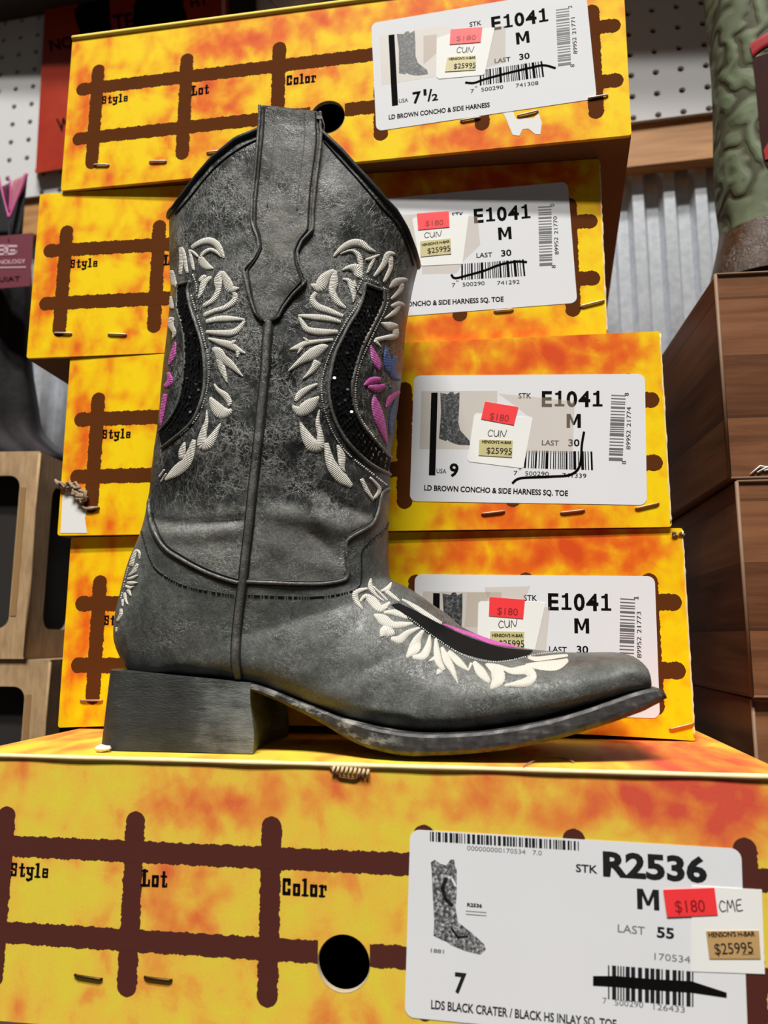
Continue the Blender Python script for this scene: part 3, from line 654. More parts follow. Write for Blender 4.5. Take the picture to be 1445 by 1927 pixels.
# ================================================================== THE BOOT
YC=.412; TOP1=ZS-.1769+BH      # top of the lowest box
boot=thing('cowboy_boot','distressed black leather cowboy boot with white embroidery standing on the lowest box','boot',(-.15,YC,TOP1))
SEC=[ # front px, back px, half width, p, n, y for the back point
 ((788,500),(314,420),.046,1,2.3),((776,548),(316,500),.047,1,2.3),((764,618),(318,560),.0475,1,2.3),((758,684),(311,650),.0475,1,2.3),((751,745),(304,720),.047,1,2.3),
 ((742,808),(297,800),.046,1,2.3),((734,862),(289,872),.045,1,2.3),((733,918),(280,940),.043,1,2.3),((731,980),(266,1005),.041,1,2.3),((731,1046),(241,1063),.038,1.02,2.3),
 ((734,1086),(226,1118),.036,1.05,2.3),((745,1095),(215,1175),.035,1.1,2.3),((758,1101),(219,1222),.034,1.15,2.4),((772,1109),(250,1264),.033,1.2,2.5),((792,1123),(320,1270),.034,1.3,2.6),
 ((815,1140),(400,1275),.035,1.4,2.6),((838,1156),(470,1290),.036,1.45,2.5),((862,1177),(560,1322),.037,1.5,2.4),((892,1193),(640,1352),.040,1.5,2.4),((927,1206),(720,1374),.0425,1.5,2.4),
 ((965,1217),(800,1383),.0435,1.45,2.4),((1005,1223),(880,1381),.043,1.4,2.4),((1050,1227),(960,1371),.042,1.35,2.4),((1092,1228),(1030,1357),.041,1.25,2.5),((1134,1227),(1090,1340),.0395,1.2,2.6),
 ((1166,1228),(1135,1326),.038,1.12,2.8),((1189,1236),(1168,1315),.0365,1.08,3),((1204,1254),(1194,1307),.0345,1.0,3),((1210,1277),(1208,1301),.030,1,2.6)]
rows=[]
for i,((fx,fy),(bx,by),w,p,n_) in enumerate(SEC):
    Fp=at_y(fx,fy,YC); Bp=at_y(bx,by,YC if i<13 else YC-w*.93)
    rows.append((Fp.x,Fp.z,Bp.x,Bp.z,w,p,n_))
# resample rows along the mean path
def resample(rows,n):
    m=len(rows); L=[0]
    for i in range(1,m):
        a,b_=rows[i-1],rows[i]; L.append(L[-1]+.5*(math.hypot(a[0]-b_[0],a[1]-b_[1])+math.hypot(a[2]-b_[2],a[3]-b_[3])))
    out=[]; k=0
    for i in range(n):
        t_=L[-1]*i/(n-1)
        while k<m-2 and t_>L[k+1]: k+=1
        q=(t_-L[k])/(L[k+1]-L[k]); A=[rows[max(k-1,0)],rows[k],rows[k+1],rows[min(k+2,m-1)]]
        # tension-safe: chord-length Catmull-Rom is close enough here; widths linear
        out.append(tuple(cat(A[0][j],A[1][j],A[2][j],A[3][j],q) if j<4 else A[1][j]*(1-q)+A[2][j]*q for j in range(7)))
    return out
NR,NC=230,176
RS=resample(rows,NR)
TOPC=[(300,470),(314,420),(322,398),(340,375),(368,335),(400,300),(445,264),(490,245),(548,236),(604,249),(640,282),(690,337),(720,372),(745,398),(765,432),(780,472),(788,500),(800,560)]
def topc(x):
    for a,b_ in zip(TOPC,TOPC[1:]):
        if a[0]<=x<=b_[0]: return a[1]+(b_[1]-a[1])*(x-a[0])/(b_[0]-a[0])
    return TOPC[0][1] if x<TOPC[0][0] else TOPC[-1][1]
def secpt(r_,t_):
    s1=(1-math.cos(t_))/2; s_=s1**(1/r_[5]); g=max(0,1-abs(2*s1-1)**r_[6])**(1/r_[6])
    sg=-1 if math.sin(t_)>0 else 1
    return Vector((r_[0]+(r_[2]-r_[0])*s_,YC+sg*r_[4]*g*(1 if sg<0 else .93),r_[1]+(r_[3]-r_[1])*s_))
TH=[2*math.pi*(k+.5)/NC for k in range(NC)]
ztop=[]
for t_ in TH:
    q=secpt(RS[0],t_); yy=YC-abs(q.y-YC); z=q.z
    for _ in range(12):
        px,py=proj((q.x,yy,z)); ty=topc(px); z=at_y(px,ty,yy).z
    ztop.append(max(z,q.z-.004))
K=int(NR*.19)
def fitrow(r_,Fp,Bp):
    r_=list(r_); ex,ey=Fp[0]-Bp[0],Fp[1]-Bp[1]; l=math.hypot(ex,ey); ex/=l; ey/=l; tf=Fp[0]*ex+Fp[1]*ey; tb=Bp[0]*ex+Bp[1]*ey
    for _ in range(6):
        pr=[proj(secpt(r_,math.pi*2*(k+.5)/48)) for k in range(48)]; q=[a*ex+b_*ey for a,b_ in pr]
        k_=YC/F*.95; df=(tf-max(q))*k_; db=(tb-min(q))*k_
        r_[0]+=df*ex; r_[1]-=df*ey; r_[2]+=db*ex; r_[3]-=db*ey
    return tuple(r_)
rows=[fitrow(r_,SEC[i][0],SEC[i][1]) for i,r_ in enumerate(rows)]
RS=resample(rows,NR); ztop=[]
for t_ in TH:
    q=secpt(RS[0],t_); yy=YC-abs(q.y-YC); z=q.z
    for _ in range(12):
        px,py=proj((q.x,yy,z)); ty=topc(px); z=at_y(px,ty,yy).z
    ztop.append(max(z,q.z-.004))
V=[]
for i,r_ in enumerate(RS):
    for k,t_ in enumerate(TH):
        q=secpt(r_,t_)
        if i<=K:
            a=(K-i)/K; a=a*a*(3-2*a)*.35+a*.65; q.z+=(ztop[k]-secpt(RS[0],t_).z)*a
        V.append(q)
def segd(px,py,pl):
    best=1e9
    for (x0,y0),(x1,y1) in zip(pl,pl[1:]):
        dx,dy=x1-x0,y1-y0; t_=max(0,min(1,((px-x0)*dx+(py-y0)*dy)/(dx*dx+dy*dy))); best=min(best,math.hypot(px-x0-t_*dx,py-y0-t_*dy))
    return best
FOLD=[([(284,978),(340,986),(400,984),(455,978)],-1.5,7),([(290,1004),(350,1008),(440,1000)],1.5,16),([(300,1040),(380,1050),(440,1040)],.7,18),
      ([(500,905),(540,925),(590,945)],1.0,13),([(600,922),(640,950),(690,968)],-1.5,9),([(500,960),(560,975),(640,985)],1.6,18),([(590,1000),(620,1030),(640,1050)],-1.3,9),([(500,1020),(560,1050),(620,1070)],.8,16),
      ([(640,1000),(690,985)],1.0,10),([(700,1250),(760,1300),(860,1340)],-.6,26),([(700,1335),(770,1345),(800,1370)],1.0,10),
      ([(330,640),(420,760),(460,900)],-.5,40),([(560,560),(600,760)],.4,40),([(640,380),(690,450),(720,520)],.8,30),([(560,430),(620,520)],-.5,30),([(360,400),(420,430)],-.6,30)]
bar=[(281,940),(281,959),(286,989),(307,1028),(342,1053),(393,1079),(445,1096),(462,1095),(586,1099),(642,1093),(655,1080),(653,1055),(651,1023),(663,1009),(698,988),(711,963),(719,928),(736,918)]
OUT=[(262,985),(271,1015),(286,1058),(312,1084),(359,1105),(440,1119),(462,1119),(586,1123),(655,1114),(676,1101),(680,1070),(681,1036),(700,1014),(724,996),(733,976)]
def inside(px,py,poly):
    c=False; j=len(poly)-1
    for i in range(len(poly)):
        if (poly[i][1]>py)!=(poly[j][1]>py) and px<(poly[j][0]-poly[i][0])*(py-poly[i][1])/(poly[j][1]-poly[i][1])+poly[i][0]: c=not c
        j=i
    return c
SHP=[(200,100)]+[(200,930)]+bar+[(900,918),(900,100)]
PX=[]
for idx,q in enumerate(V):
    near=Vector((q.x,YC-abs(q.y-YC),q.z)); px,py=proj(near); PX.append((px,py))
for idx,q in enumerate(V):
    px,py=PX[idx]; d=0
    if q.y<YC:
        for pl,a,s_ in FOLD:
            dd=segd(px,py,pl)
            if dd<3*s_: d+=a*.001*math.exp(-(dd/s_)**2)
        # the shaft leather pinches in at the ankle seam
    nz=noise.noise(q*38); nz2=noise.noise(q*110)
    amt=(.0011*nz+.0004*nz2+d)
    side=(q.y-YC); q.y+= (-1 if side<0 else 1)*amt*min(1,abs(side)/.02)
faces=[]; fmat=[]
for i in range(NR-1):
    for k in range(NC):
        k2=(k+1)%NC; faces.append((i*NC+k,(i+1)*NC+k,(i+1)*NC+k2,i*NC+k2))
toe=len(V); cen=Vector((0,0,0))
for k in range(NC): cen+=V[(NR-1)*NC+k]
V.append(cen/NC); PX.append((1212,1290))
for k in range(NC): faces.append(((NR-1)*NC+k,toe,(NR-1)*NC+(k+1)%NC))
bvh=BVHTree.FromPolygons([tuple(v) for v in V],faces)
grp={'shaft':[],'vamp':[],'heel_counter':[]}
for fc in faces:
    px=sum(PX[i][0] for i in fc)/len(fc); py=sum(PX[i][1] for i in fc)/len(fc)
    g='shaft' if inside(px,py,SHP) else ('heel_counter' if px<452-(py-1100)*.04 else 'vamp'); grp[g].append(fc)
for g,fl in grp.items():
    used=sorted({i for fc in fl for i in fc}); mp={a:b_ for b_,a in enumerate(used)}
    vv=[V[i] for i in used]; ff=[tuple(mp[i] for i in fc) for fc in fl]
    o=obj(g,vv,ff,[M['shaft'] if g=='shaft' else M['vamp']],boot,True,smooth=True)
    if g=='shaft':
        md=o.modifiers.new('wall','SOLIDIFY'); md.thickness=.0022; md.offset=1
        tag(o,'crackled leather boot shaft with scalloped top')
    else: tag(o,{'vamp':'smoother grey black vamp and toe','heel_counter':'smooth grey black leather around the heel'}[g])
def hit(px,py):
    d=ray(px,py).normalized(); h_=bvh.ray_cast(CAM,d)
    if h_[0] is None: return None
    n_=h_[1]
    if n_.dot(d)>0: n_=-n_
    return h_[0],n_
def surf(mb,L,Rr,ns,nc,hfn,mi=0,extend=False,uvk=1):
    """sheet between two pixel edge lines laid on the boot; hfn(j in -1..1, k 0..1) gives its height"""
    rowsv=[];Lu=0;prev=None;uvs=[]
    for i in range(ns):
        row=[];mid=None
        for j in range(nc):
            t_=j/(nc-1); px=L[i][0]*(1-t_)+Rr[i][0]*t_; py=L[i][1]*(1-t_)+Rr[i][1]*t_
            h_=hit(px,py)
            if h_ is None and extend:
                q=py
                while h_ is None and q<py+160: q+=4; h_=hit(px,q)
                if h_ is not None: h_=(at_y(px,py,h_[0].y),Vector((0,-1,0)))
            row.append(h_)
        ok=[j for j in range(nc) if row[j] is not None]
        if not ok:
            rowsv.append(None); continue
        for j in range(nc):
            if row[j] is None: row[j]=row[min(ok,key=lambda a:abs(a-j))]
        pts=[row[j][0]+row[j][1]*hfn(2*j/(nc-1)-1,i/(ns-1)) for j in range(nc)]
        rowsv.append(pts)
    run=[]
    def flush(run):
        if len(run)<2: return
        v=[];uv=[];Lu=0;pm=None
        for pts in run:
            m_=pts[nc//2]; Lu+=0 if pm is None else (m_-pm).length; pm=m_
            for j,p in enumerate(pts): v.append(p); uv.append((Lu*uvk,j/(nc-1)))
        mb.add(v,[(i*nc+j,i*nc+j+1,(i+1)*nc+j+1,(i+1)*nc+j) for i in range(len(run)-1) for j in range(nc-1)],mi,uv)
    for p in rowsv:
        if p is None: flush(run); run=[]
        else: run.append(p)
    flush(run)
def petal(mb,pts,o,s,h=.0011,mi=0):
    P=[(o[0]+p[0]/s,o[1]+p[1]/s,(p[2])/s) for p in pts]
    L=sum(math.dist(a[:2],b_[:2]) for a,b_ in zip(P,P[1:])); n_=max(5,int(L/1.6)); Q=spline(P,n_); A=[];B=[]
    for i,q in enumerate(Q):
        a=Q[max(i-1,0)];b_=Q[min(i+1,n_-1)]; tx,ty=b_[0]-a[0],b_[1]-a[1]; l=math.hypot(tx,ty) or 1; w=max(.5,q[2]*1.08)
        e=min(i,n_-1-i); w*=(1 if e>1 else (.7,.92)[e])
        w*=1+.05*math.sin(i*2.4)
        A.append((q[0]-ty/l*w,q[1]+tx/l*w)); B.append((q[0]+ty/l*w,q[1]-tx/l*w))
    surf(mb,A,B,n_,9,lambda j,k:.00005+h*math.sqrt(max(0,1-j*j*.985))*min(1,6*min(k,1-k)+.35),mi)
def stitchline(mb,pts,r=.00032,dash=True,step=4.2,lift=.0003,mi=0,gap=.62):
    L=sum(math.dist(a,b_) for a,b_ in zip(pts,pts[1:])); Q=lin(pts,max(3,int(L/1.3))) if len(pts)<3 else spline(pts,max(6,int(L/1.3)))
    run=[];acc=0;last=None
    for q in Q:
        if last is not None: acc+=math.dist(q,last)
        last=q; on=(not dash) or (acc%step)/step<gap
        h_=hit(*q)
        if on and h_: run.append(h_[0]+h_[1]*lift)
        else:
            if len(run)>1: mb.tube(run,r,6,mi)
            run=[]
    if len(run)>1: mb.tube(run,r,6,mi)
def ridge(mb,pts,r,lift,mi=0,n=None):
    L=sum(math.dist(a,b_) for a,b_ in zip(pts,pts[1:])); Q=spline(pts,n or max(6,int(L/2.5))); run=[]
    for q in Q:
        h_=hit(*q)
        if h_: run.append(h_[0]+h_[1]*lift)
    if len(run)>1: mb.tube(run,r,8,mi)
# --- top binding
m=MB(); ring=[V[k] for k in range(NC)]
m.tube([p+Vector((0,-.0004 if p.y<YC else .0004,0)) for p in ring],.0016,8,closed=True); tag(m.build('top_binding',[M['binding']],boot,True,smooth=True),'dark rolled edge along the scalloped top')
m=MB()
stitchline(m,[(330,402),(352,378),(405,315),(450,280),(486,262)],.0004,False); stitchline(m,[(610,266),(636,296),(686,352),(716,388),(744,418),(764,456),(778,500)],.0004,False)
# overlay edges
m2=MB(); ridge(m2,bar,.0011,.0001); m2.build('overlay_edge',[M['piping']],boot,True,smooth=True)
stitchline(m,[(x+(6 if x<450 else 0),y-5) for x,y in bar if x<700]+[(x-6,y-2) for x,y in bar if x>=700],.0005,False,lift=.0002)
stitchline(m,[(x-(3 if x<450 else 0),y+5) for x,y in bar],.0004,False,lift=.0002)
stitchline(m,OUT,.00042,True,5,gap=.8)
# side seam piping
SEAM=[(503,607),(499,650),(496,700),(488,780),(481,850),(473,920),(467,980),(459,1050),(454,1095),(447,1150),(442,1200),(441,1245),(446,1272)]
pm=MB(); ridge(pm,[(x+3,y) for x,y in SEAM],.0021,.0006); tag(pm.build('side_piping',[M['piping']],boot,True,smooth=True),'raised grey piping down the side seam')
stitchline(m,[(x-5,y) for x,y in SEAM],.0006,False); stitchline(m,[(x+11,y) for x,y in SEAM],.0005,False)
# pull strap
O3,S3=(260,180),2.58
SL=[(598,66),(597,110),(590,200),(575,350),(555,520),(553,620),(580,690),(588,745),(560,800),(515,850),(530,920),(550,1000),(572,1060),(612,1100)]
SR=[(890,98),(890,140),(885,250),(865,400),(850,560),(846,655),(795,712),(772,765),(780,815),(815,905),(752,970),(705,1035),(682,1078),(628,1104)]
def e3(p): return [(O3[0]+x/S3,O3[1]+y/S3) for x,y in p]
def pair(A,B,n):
    A,B=e3(A),e3(B); o1=[];o2=[];m_=len(A)
    for i in range(n):
        t_=i/(n-1)*(m_-1);k=min(int(t_),m_-2);q=t_-k
        f_=lambda P:tuple(.25*cat(P[max(k-1,0)][j],P[k][j],P[k+1][j],P[min(k+2,m_-1)][j],q)+.75*(P[k][j]*(1-q)+P[k+1][j]*q) for j in (0,1))
        o1.append(f_(A));o2.append(f_(B))
    return o1,o2
L_,R_=pair(SL,SR,110)
st=MB(); surf(st,L_,R_,110,17,lambda j,k:.0015*(1-abs(j)**14*.8)+(.0022*max(0,1-k/.34)),0,True)
so=st.build('pull_strap',[M['strap']],boot,True,smooth=True); tag(so,'broad leather pull strap looped over the shaft top')
# back leg of the loop, behind the near wall
m3=MB(); vv=[]
tl=[hit(L_[14][0],L_[14][1]+30)]; yb_=(hit(548,262) or (Vector((0,YC-.04,0)),0))[0].y
for (px,py) in ((493,206),(606,218),(604,275),(489,265)): vv.append(at_y(px,py,yb_-.0016))
bk=[v+Vector((0,.007,0)) for v in vv]
m3.hexa([vv[0]+Vector((0,.005,0)),vv[1]+Vector((0,.005,0)),vv[2]+Vector((0,.005,0)),vv[3]+Vector((0,.005,0))]+bk)
m3.hexa([vv[0],vv[1],vv[1]-Vector((0,0,.002)),vv[0]-Vector((0,0,.002)),bk[0],bk[1],bk[1]-Vector((0,0,.002)),bk[0]-Vector((0,0,.002))])
m3.build('strap_back',[M['strap']],boot,True)
es=MB()
def ins(i,k): return (L_[i][0]*(1-k)+R_[i][0]*k,L_[i][1]*(1-k)+R_[i][1]*k)
def ystitch(k,mi,r=.0004,lift=.0016):
    run=[]
    for i in range(2,108):
        px,py=ins(i,k); h_=hit(px,py)
        if h_ is None:
            q=py
            while h_ is None and q<py+160: q+=4; h_=hit(px,q)
            if h_: h_=(at_y(px,py,h_[0].y),Vector((0,-1,0)))
        if h_: run.append(h_[0]+h_[1]*(lift+.0022*max(0,1-i/109/.34)))
    es.tube(run,r,6,mi)
ystitch(.075,0,.0005); ystitch(.925,0,.0005)
es.build('strap_stitching',[M['dthread']],boot,True)
ed=MB()
for k in (0.0,1.0):
    run=[]
    for i in range(0,109):
        px,py=ins(i,k); h_=hit(px,py)
        if h_ is None:
            q=py
            while h_ is None and q<py+160: q+=4; h_=hit(px,q)
            if h_: h_=(at_y(px,py,h_[0].y),Vector((0,-1,0)))
        if h_: run.append(h_[0]+h_[1]*(.0011+.0022*max(0,1-i/109/.34)))
    ed.tube(run,.0009,8)
ed.build('strap_edge',[M['strap']],boot,True,smooth=True)
# seam between the two panels of the strap
sg=MB(); 
for k in (.26,.74):
    run=[]
    for i in range(2,36):
        px,py=ins(i,k); h_=hit(px,py)
        if h_ is None:
            q=py
            while h_ is None and q<py+160: q+=4; h_=hit(px,q)
            if h_: h_=(at_y(px,py,h_[0].y),Vector((0,-1,0)))
        if h_: run.append(h_[0]+h_[1]*(.0013+.0022*max(0,1-i/109/.34)))
    sg.tube(run,.0004,6)
sg.build('strap_crease',[M['piping']],boot,True,smooth=True)
# --- sequinned inlays
def inlay(Lp,Rp,o,s,name,seed,seq=True,n=90,edge=True):
    A=[(o[0]+x/s,o[1]+y/s) for x,y in Lp];B=[(o[0]+x/s,o[1]+y/s) for x,y in Rp]
    A=spline(A,n);B=spline(B,n); mb=MB(); surf(mb,A,B,n,9,lambda j,k:.00035)
    ob=mb.build(name,[M['velvet']],boot,True,smooth=True)
    if edge:
        e=MB(); ridge(e,[A[i] for i in range(0,n,4)]+[A[-1]],.0010,.0004); ridge(e,[B[i] for i in range(0,n,4)]+[B[-1]],.0010,.0004)
        ridge(e,[A[0],((A[0][0]+B[0][0])/2,(A[0][1]+B[0][1])/2),B[0]],.0010,.0004)
        e.build('inlay_edge',[M['piping']],boot,True,smooth=True)
    if seq:
        rnd=random.Random(seed); q=MB()
        for i in range(3,n-1,2):
            w=math.dist(A[i],B[i]); c=max(1,int(w/6.2))
            for j in range(c):
                t_=(j+.5)/c; px=A[i][0]*(1-t_)+B[i][0]*t_; py=A[i][1]*(1-t_)+B[i][1]*t_
                h_=hit(px+rnd.uniform(-.6,.6),py+rnd.uniform(-.6,.6))
                if not h_: continue
                nn=(h_[1]+Vector((rnd.gauss(0,.34),rnd.gauss(0,.34),rnd.gauss(0,.34)))).normalized(); a=nn.orthogonal().normalized(); b_=nn.cross(a); cpt=h_[0]+h_[1]*.0010
                q.add([cpt+(a*math.cos(2*math.pi*k/8)+b_*math.sin(2*math.pi*k/8))*.00085 for k in range(8)],[tuple(range(8))])
        so_=q.build('sequin',[M['sequin']],ob,world=False) if False else None
        me_=obj('sequins',[Vector(v)-Vector((-.15,YC,TOP1)) for v in q.v],q.f,[M['sequin']],ob); tag(me_,'tiny glossy black sequins',kind='stuff')
    return ob
OL,SLc=(300,420),3.708; OR,SRc=(520,420),3.568; OT,STc=(640,1070),3.141; OH,SHc=(200,1010),6.642
tag(inlay([(134,432),(126,520),(128,600),(158,700),(176,820),(180,950),(165,1100),(135,1250),(80,1360),(0,1460)],[(216,412),(200,470),(216,580),(258,710),(292,820),(312,930),(318,1080),(300,1220),(220,1400),(20,1570)],OL,SLc,'sequin_inlay',1),'black sequin band on the left of the shaft')
tag(inlay([(596,408),(580,500),(545,590),(490,680),(440,780),(395,880),(366,1000),(352,1120),(372,1260),(430,1400),(520,1520),(640,1625),(765,1690)],[(712,452),(715,530),(680,620),(625,730),(578,830),(545,930),(515,1040),(505,1130),(522,1240),(570,1350),(640,1440),(710,1520),(772,1580)],OR,SRc,'sequin_inlay',2),'black sequin band on the right of the shaft')
tag(inlay([(300,215),(400,295),(560,415),(700,492),(850,535),(960,545),(1110,518)],[(345,205),(460,260),(600,335),(740,400),(900,455),(1000,475),(1140,485)],OT,STc,'toe_inlay',3,False,60,False),'black inlay band over the instep')
# --- embroidery
def embroider(name,label,strokes,o,s,mt,h=.00065):
    mb=MB()
    for q in strokes: petal(mb,q,o,s,h)
    return tag(mb.build(name,[M[mt]],boot,True,smooth=True,uv=True),label)
LS=[[(225,172,14),(290,135,20),(350,125,24),(400,150,22),(430,200,18),(450,245,8)],[(285,250,8),(310,210,14),(355,188,14),(400,205,12),(432,238,6)],[(290,230,14),(300,270,26),(335,305,24),(378,318,6)],
[(145,360,10),(153,270,13),(150,170,14)],[(150,170,13),(170,210,13),(182,280,13),(195,350,9)],[(210,185,8),(228,270,12),(240,330,8)],[(215,190,8),(250,215,10),(272,240,7)],
[(272,530,6),(290,480,14),(310,420,20),(350,385,14),(368,378,5)],[(280,410,12),(305,380,16),(330,370,8)],
[(305,580,14),(370,540,17),(410,470,18),(410,400,26),(436,335,12)],[(436,338,14),(470,400,26),(500,460,30),(558,455,6)],[(310,645,15),(380,615,16),(460,590,18),(520,545,20),(528,500,16),(500,480,8)],
[(325,690,14),(400,672,20),(480,668,20),(598,675,8)],[(595,680,8),(562,730,18),(510,765,22),(430,768,20),(325,760,12)],[(340,805,8),(420,832,20),(490,852,26),(540,880,20),(600,910,6)],[(490,850,16),(520,830,14),(535,818,6)],[(550,885,20),(545,943,5)],
[(370,875,12),(410,900,30),(440,945,32),(500,990,24),(583,1072,5)],[(415,945,20),(440,1020,22),(473,1115,5)],[(382,1122,5),(410,1165,14),(460,1205,22),(488,1250,18),(482,1278,8)],[(355,1215,8),(382,1265,30),(430,1318,42),(480,1318,26),(503,1295,5)],
[(330,1305,4),(330,1380,12),(305,1470,24),(300,1540,34),(330,1548,34),(370,1500,26),(428,1398,6)],[(178,1530,7),(160,1590,22),(150,1650,14)],[(242,1510,12),(222,1590,24),(185,1670,34),(120,1730,34),(42,1792,10)],
[(38,1718,6),(0,1775,8)],[(50,1745,5),(12,1810,6)],[(85,330,12),(92,380,22),(105,440,14)],[(110,400,10),(118,450,8)],[(75,510,12),(82,570,18),(95,600,8)],[(88,655,18),(80,710,20),(105,765,14),(92,815,4)]]
embroider('embroidery','white embroidered flames left of the side seam',LS,OL,SLc,'emb_w')
embroider('pink_petals','pink embroidered petals at the left edge of the shaft',[[(115,830,4),(95,910,18),(68,995,5)],[(62,1040,10),(75,1100,20),(40,1145,16)],[(44,1190,14),(22,1310,14),(8,1420,4)]],OL,SLc,'emb_p')
RSx=[[(385,225,8),(440,170,18),(510,135,24),(570,140,24),(620,175,16),(668,193,5)],[(430,208,5),(500,186,10),(548,215,18),(565,265,16),(570,330,12)],[(440,318,5),(490,300,18),(535,310,34),(560,350,26),(575,372,5)],
[(598,248,8),(645,235,12),(692,212,5)],[(660,232,10),(632,290,12),(610,338,7)],[(798,208,8),(750,212,20),(718,280,18),(655,360,9)],[(762,222,20),(768,290,14),(748,345,14),(720,398,9)],[(443,375,6),(485,390,16),(508,430,20),(520,490,13),(516,532,5)],[(518,388,12),(536,435,7)],
[(230,412,6),(285,430,32),(325,370,32),(388,315,12)],[(388,318,16),(386,395,26),(376,460,22),(410,530,20),(467,572,9)],[(268,465,12),(242,512,18),(275,560,22),(345,587,20),(447,626,12)],[(145,622,8),(250,632,19),(340,642,19),(432,665,10)],[(152,630,8),(180,680,16),(212,718,20),(300,732,22),(415,730,12)],
[(90,850,5),(150,833,20),(212,805,16),(382,783,9)],[(180,768,5),(215,800,14)],[(142,880,4),(170,835,14)],[(80,995,5),(160,930,20),(240,880,36),(310,838,26),(348,825,5)],[(178,1047,5),(240,990,18),(278,925,26)],
[(278,1080,7),(215,1112,18),(160,1150,22),(128,1198,12)],[(108,1228,8),(160,1262,34),(230,1217,38),(287,1165,5)],[(160,1338,5),(190,1410,26),(240,1488,40),(288,1498,30),(295,1430,20),(277,1340,14),(289,1252,4)],[(335,1475,14),(350,1560,24),(380,1640,34),(440,1712,36),(505,1768,14)],[(410,1488,7),(436,1560,24),(442,1640,16),(462,1672,5)],
[(570,1715,12),(610,1800,14),(652,1862,8)],[(625,1705,8),(680,1765,12),(690,1800,14),(655,1850,9)],
[(758,435,5),(800,398,24),(858,380,14),(880,385,5)],[(842,398,14),(830,450,16),(768,512,8)],[(768,560,9),(820,545,20),(862,550,5)],[(822,553,16),(790,600,16),(723,642,5)],[(700,670,5),(760,692,28),(815,690,12)],[(795,700,20),(795,755,20),(720,772,14),(668,790,14),(702,832,4)]]
embroider('embroidery','white embroidered flames right of the side seam',RSx,OR,SRc,'emb_w')
embroider('pink_petals','pink embroidered petals on the front of the shaft',[[(632,820,5),(655,890,22),(680,950,22),(690,992,5)],[(585,1090,5),(640,1060,24),(702,1048,14)],[(612,1098,12),(680,1108,26),(728,1088,10)],[(655,1155,5),(665,1220,26),(690,1310,32),(716,1400,22),(746,1498,4)],[(735,1240,5),(765,1180,20),(828,1128,10)]],OR,SRc,'emb_p')
embroider('blue_petals','blue embroidered petals on the front of the shaft',[[(735,840,8),(745,920,24),(752,1005,14)],[(800,890,12),(782,960,22),(790,1030,22),(832,1050,8)],[(802,1180,8),(775,1290,18),(766,1430,10)],[(758,1090,10),(772,1112,8)]],OR,SRc,'emb_b')
TS=[[(135,242,5),(95,190,15),(95,142,16),(162,118,7)],[(118,195,8),(150,165,14),(190,190,24),(240,235,20),(295,200,8)],[(182,58,5),(180,110,14),(215,160,8),(258,192,5)],[(192,105,6),(240,150,7),(282,192,5)],[(238,135,5),(280,120,15),(304,82,4)],[(268,130,12),(320,170,10),(352,196,5)],
[(200,272,6),(250,300,28),(310,332,20),(370,332,17),(428,325,7)],[(258,260,8),(330,262,17),(397,296,7)],[(238,406,4),(270,372,34),(322,388,10)],[(300,412,10),(350,420,22),(400,382,17),(472,350,7)],[(392,527,7),(438,470,32),(455,420,22),(492,365,8)],[(428,525,10),(490,515,22),(520,460,18),(530,390,5)],
[(565,408,6),(570,480,17),(582,550,20),(612,600,12)],[(522,552,4),(560,530,14)],[(570,632,5),(592,600,20)],[(600,465,9),(630,540,22),(662,600,17),(696,682,4)],[(640,490,12),(700,552,20),(760,606,5)],[(758,608,5),(776,558,10)],[(790,550,10),(830,610,26),(882,672,12)],[(860,565,6),(920,600,32),(932,655,36),(892,712,10)],
[(930,570,5),(1010,605,17),(1100,600,26),(1135,640,24),(1090,675,24),(970,692,7)],[(1110,525,7),(1160,535,12),(1250,525,11),(1347,514,6)],[(1095,570,7),(1190,575,24),(1280,570,28),(1347,540,10)],[(365,182,5),(440,225,12),(520,278,13),(600,326,9)]]
embroider('embroidery','white embroidered flames on the vamp',TS,OT,STc,'emb_w',.0006)
embroider('pink_petals','pink embroidery along the instep',[[(610,329,4),(700,366,8),(800,400,10),(900,436,11),(1050,467,3)]],OT,STc,'emb_p')
HS=[[(415,280,8),(415,200,16),(375,180,20),(340,260,24),(310,370,28)],[(280,490,8),(350,430,26),(392,335,16)],[(265,530,14),(340,510,20),(402,480,8)],[(260,580,18),(330,580,22),(397,575,5)],[(240,615,16),(300,640,22),(347,618,6)],[(270,660,28),(312,742,10)],[(230,700,20),(245,790,16),(275,850,7)],[(205,780,16),(210,872,7)],[(185,900,18),(185,970,20),(140,1060,18)],[(130,1130,14),(130,1202,6)]]
embroider('embroidery','white embroidery up the back of the heel',HS,OH,SHc,'emb_w',.0006)
# --- white stitching
def wl(p,o,s):
    ws=MB(); stitchline(ws,[(o[0]+x/s,o[1]+y/s) for x,y in p],.00042,True,4.4,.0004); ws.build('white_stitching',[M['wthread']],boot,True)
wl([(235,360),(262,440),(262,520)],OL,SLc); wl([(225,505),(265,640),(310,800),(345,950),(345,1100),(300,1290),(235,1400),(150,1480)],OL,SLc)
wl([(580,375),(545,450),(575,500),(470,660),(370,850),(310,1040),(310,1200),(370,1390),(470,1540),(640,1680),(740,1760)],OR,SRc); wl([(735,440),(740,550),(650,740),(560,950),(528,1130),(550,1280),(640,1420),(760,1570)],OR,SRc)
wl([(600,375),(660,390),(725,440)],OR,SRc)
wl([(270,235),(390,285),(560,412),(720,512),(860,553),(990,550),(1160,512),(1350,492)],OT,STc); wl([(285,385+0),(240,560),(190,780)],OH,SHc)
m.build('dark_stitching',[M['dthread']],boot,True)
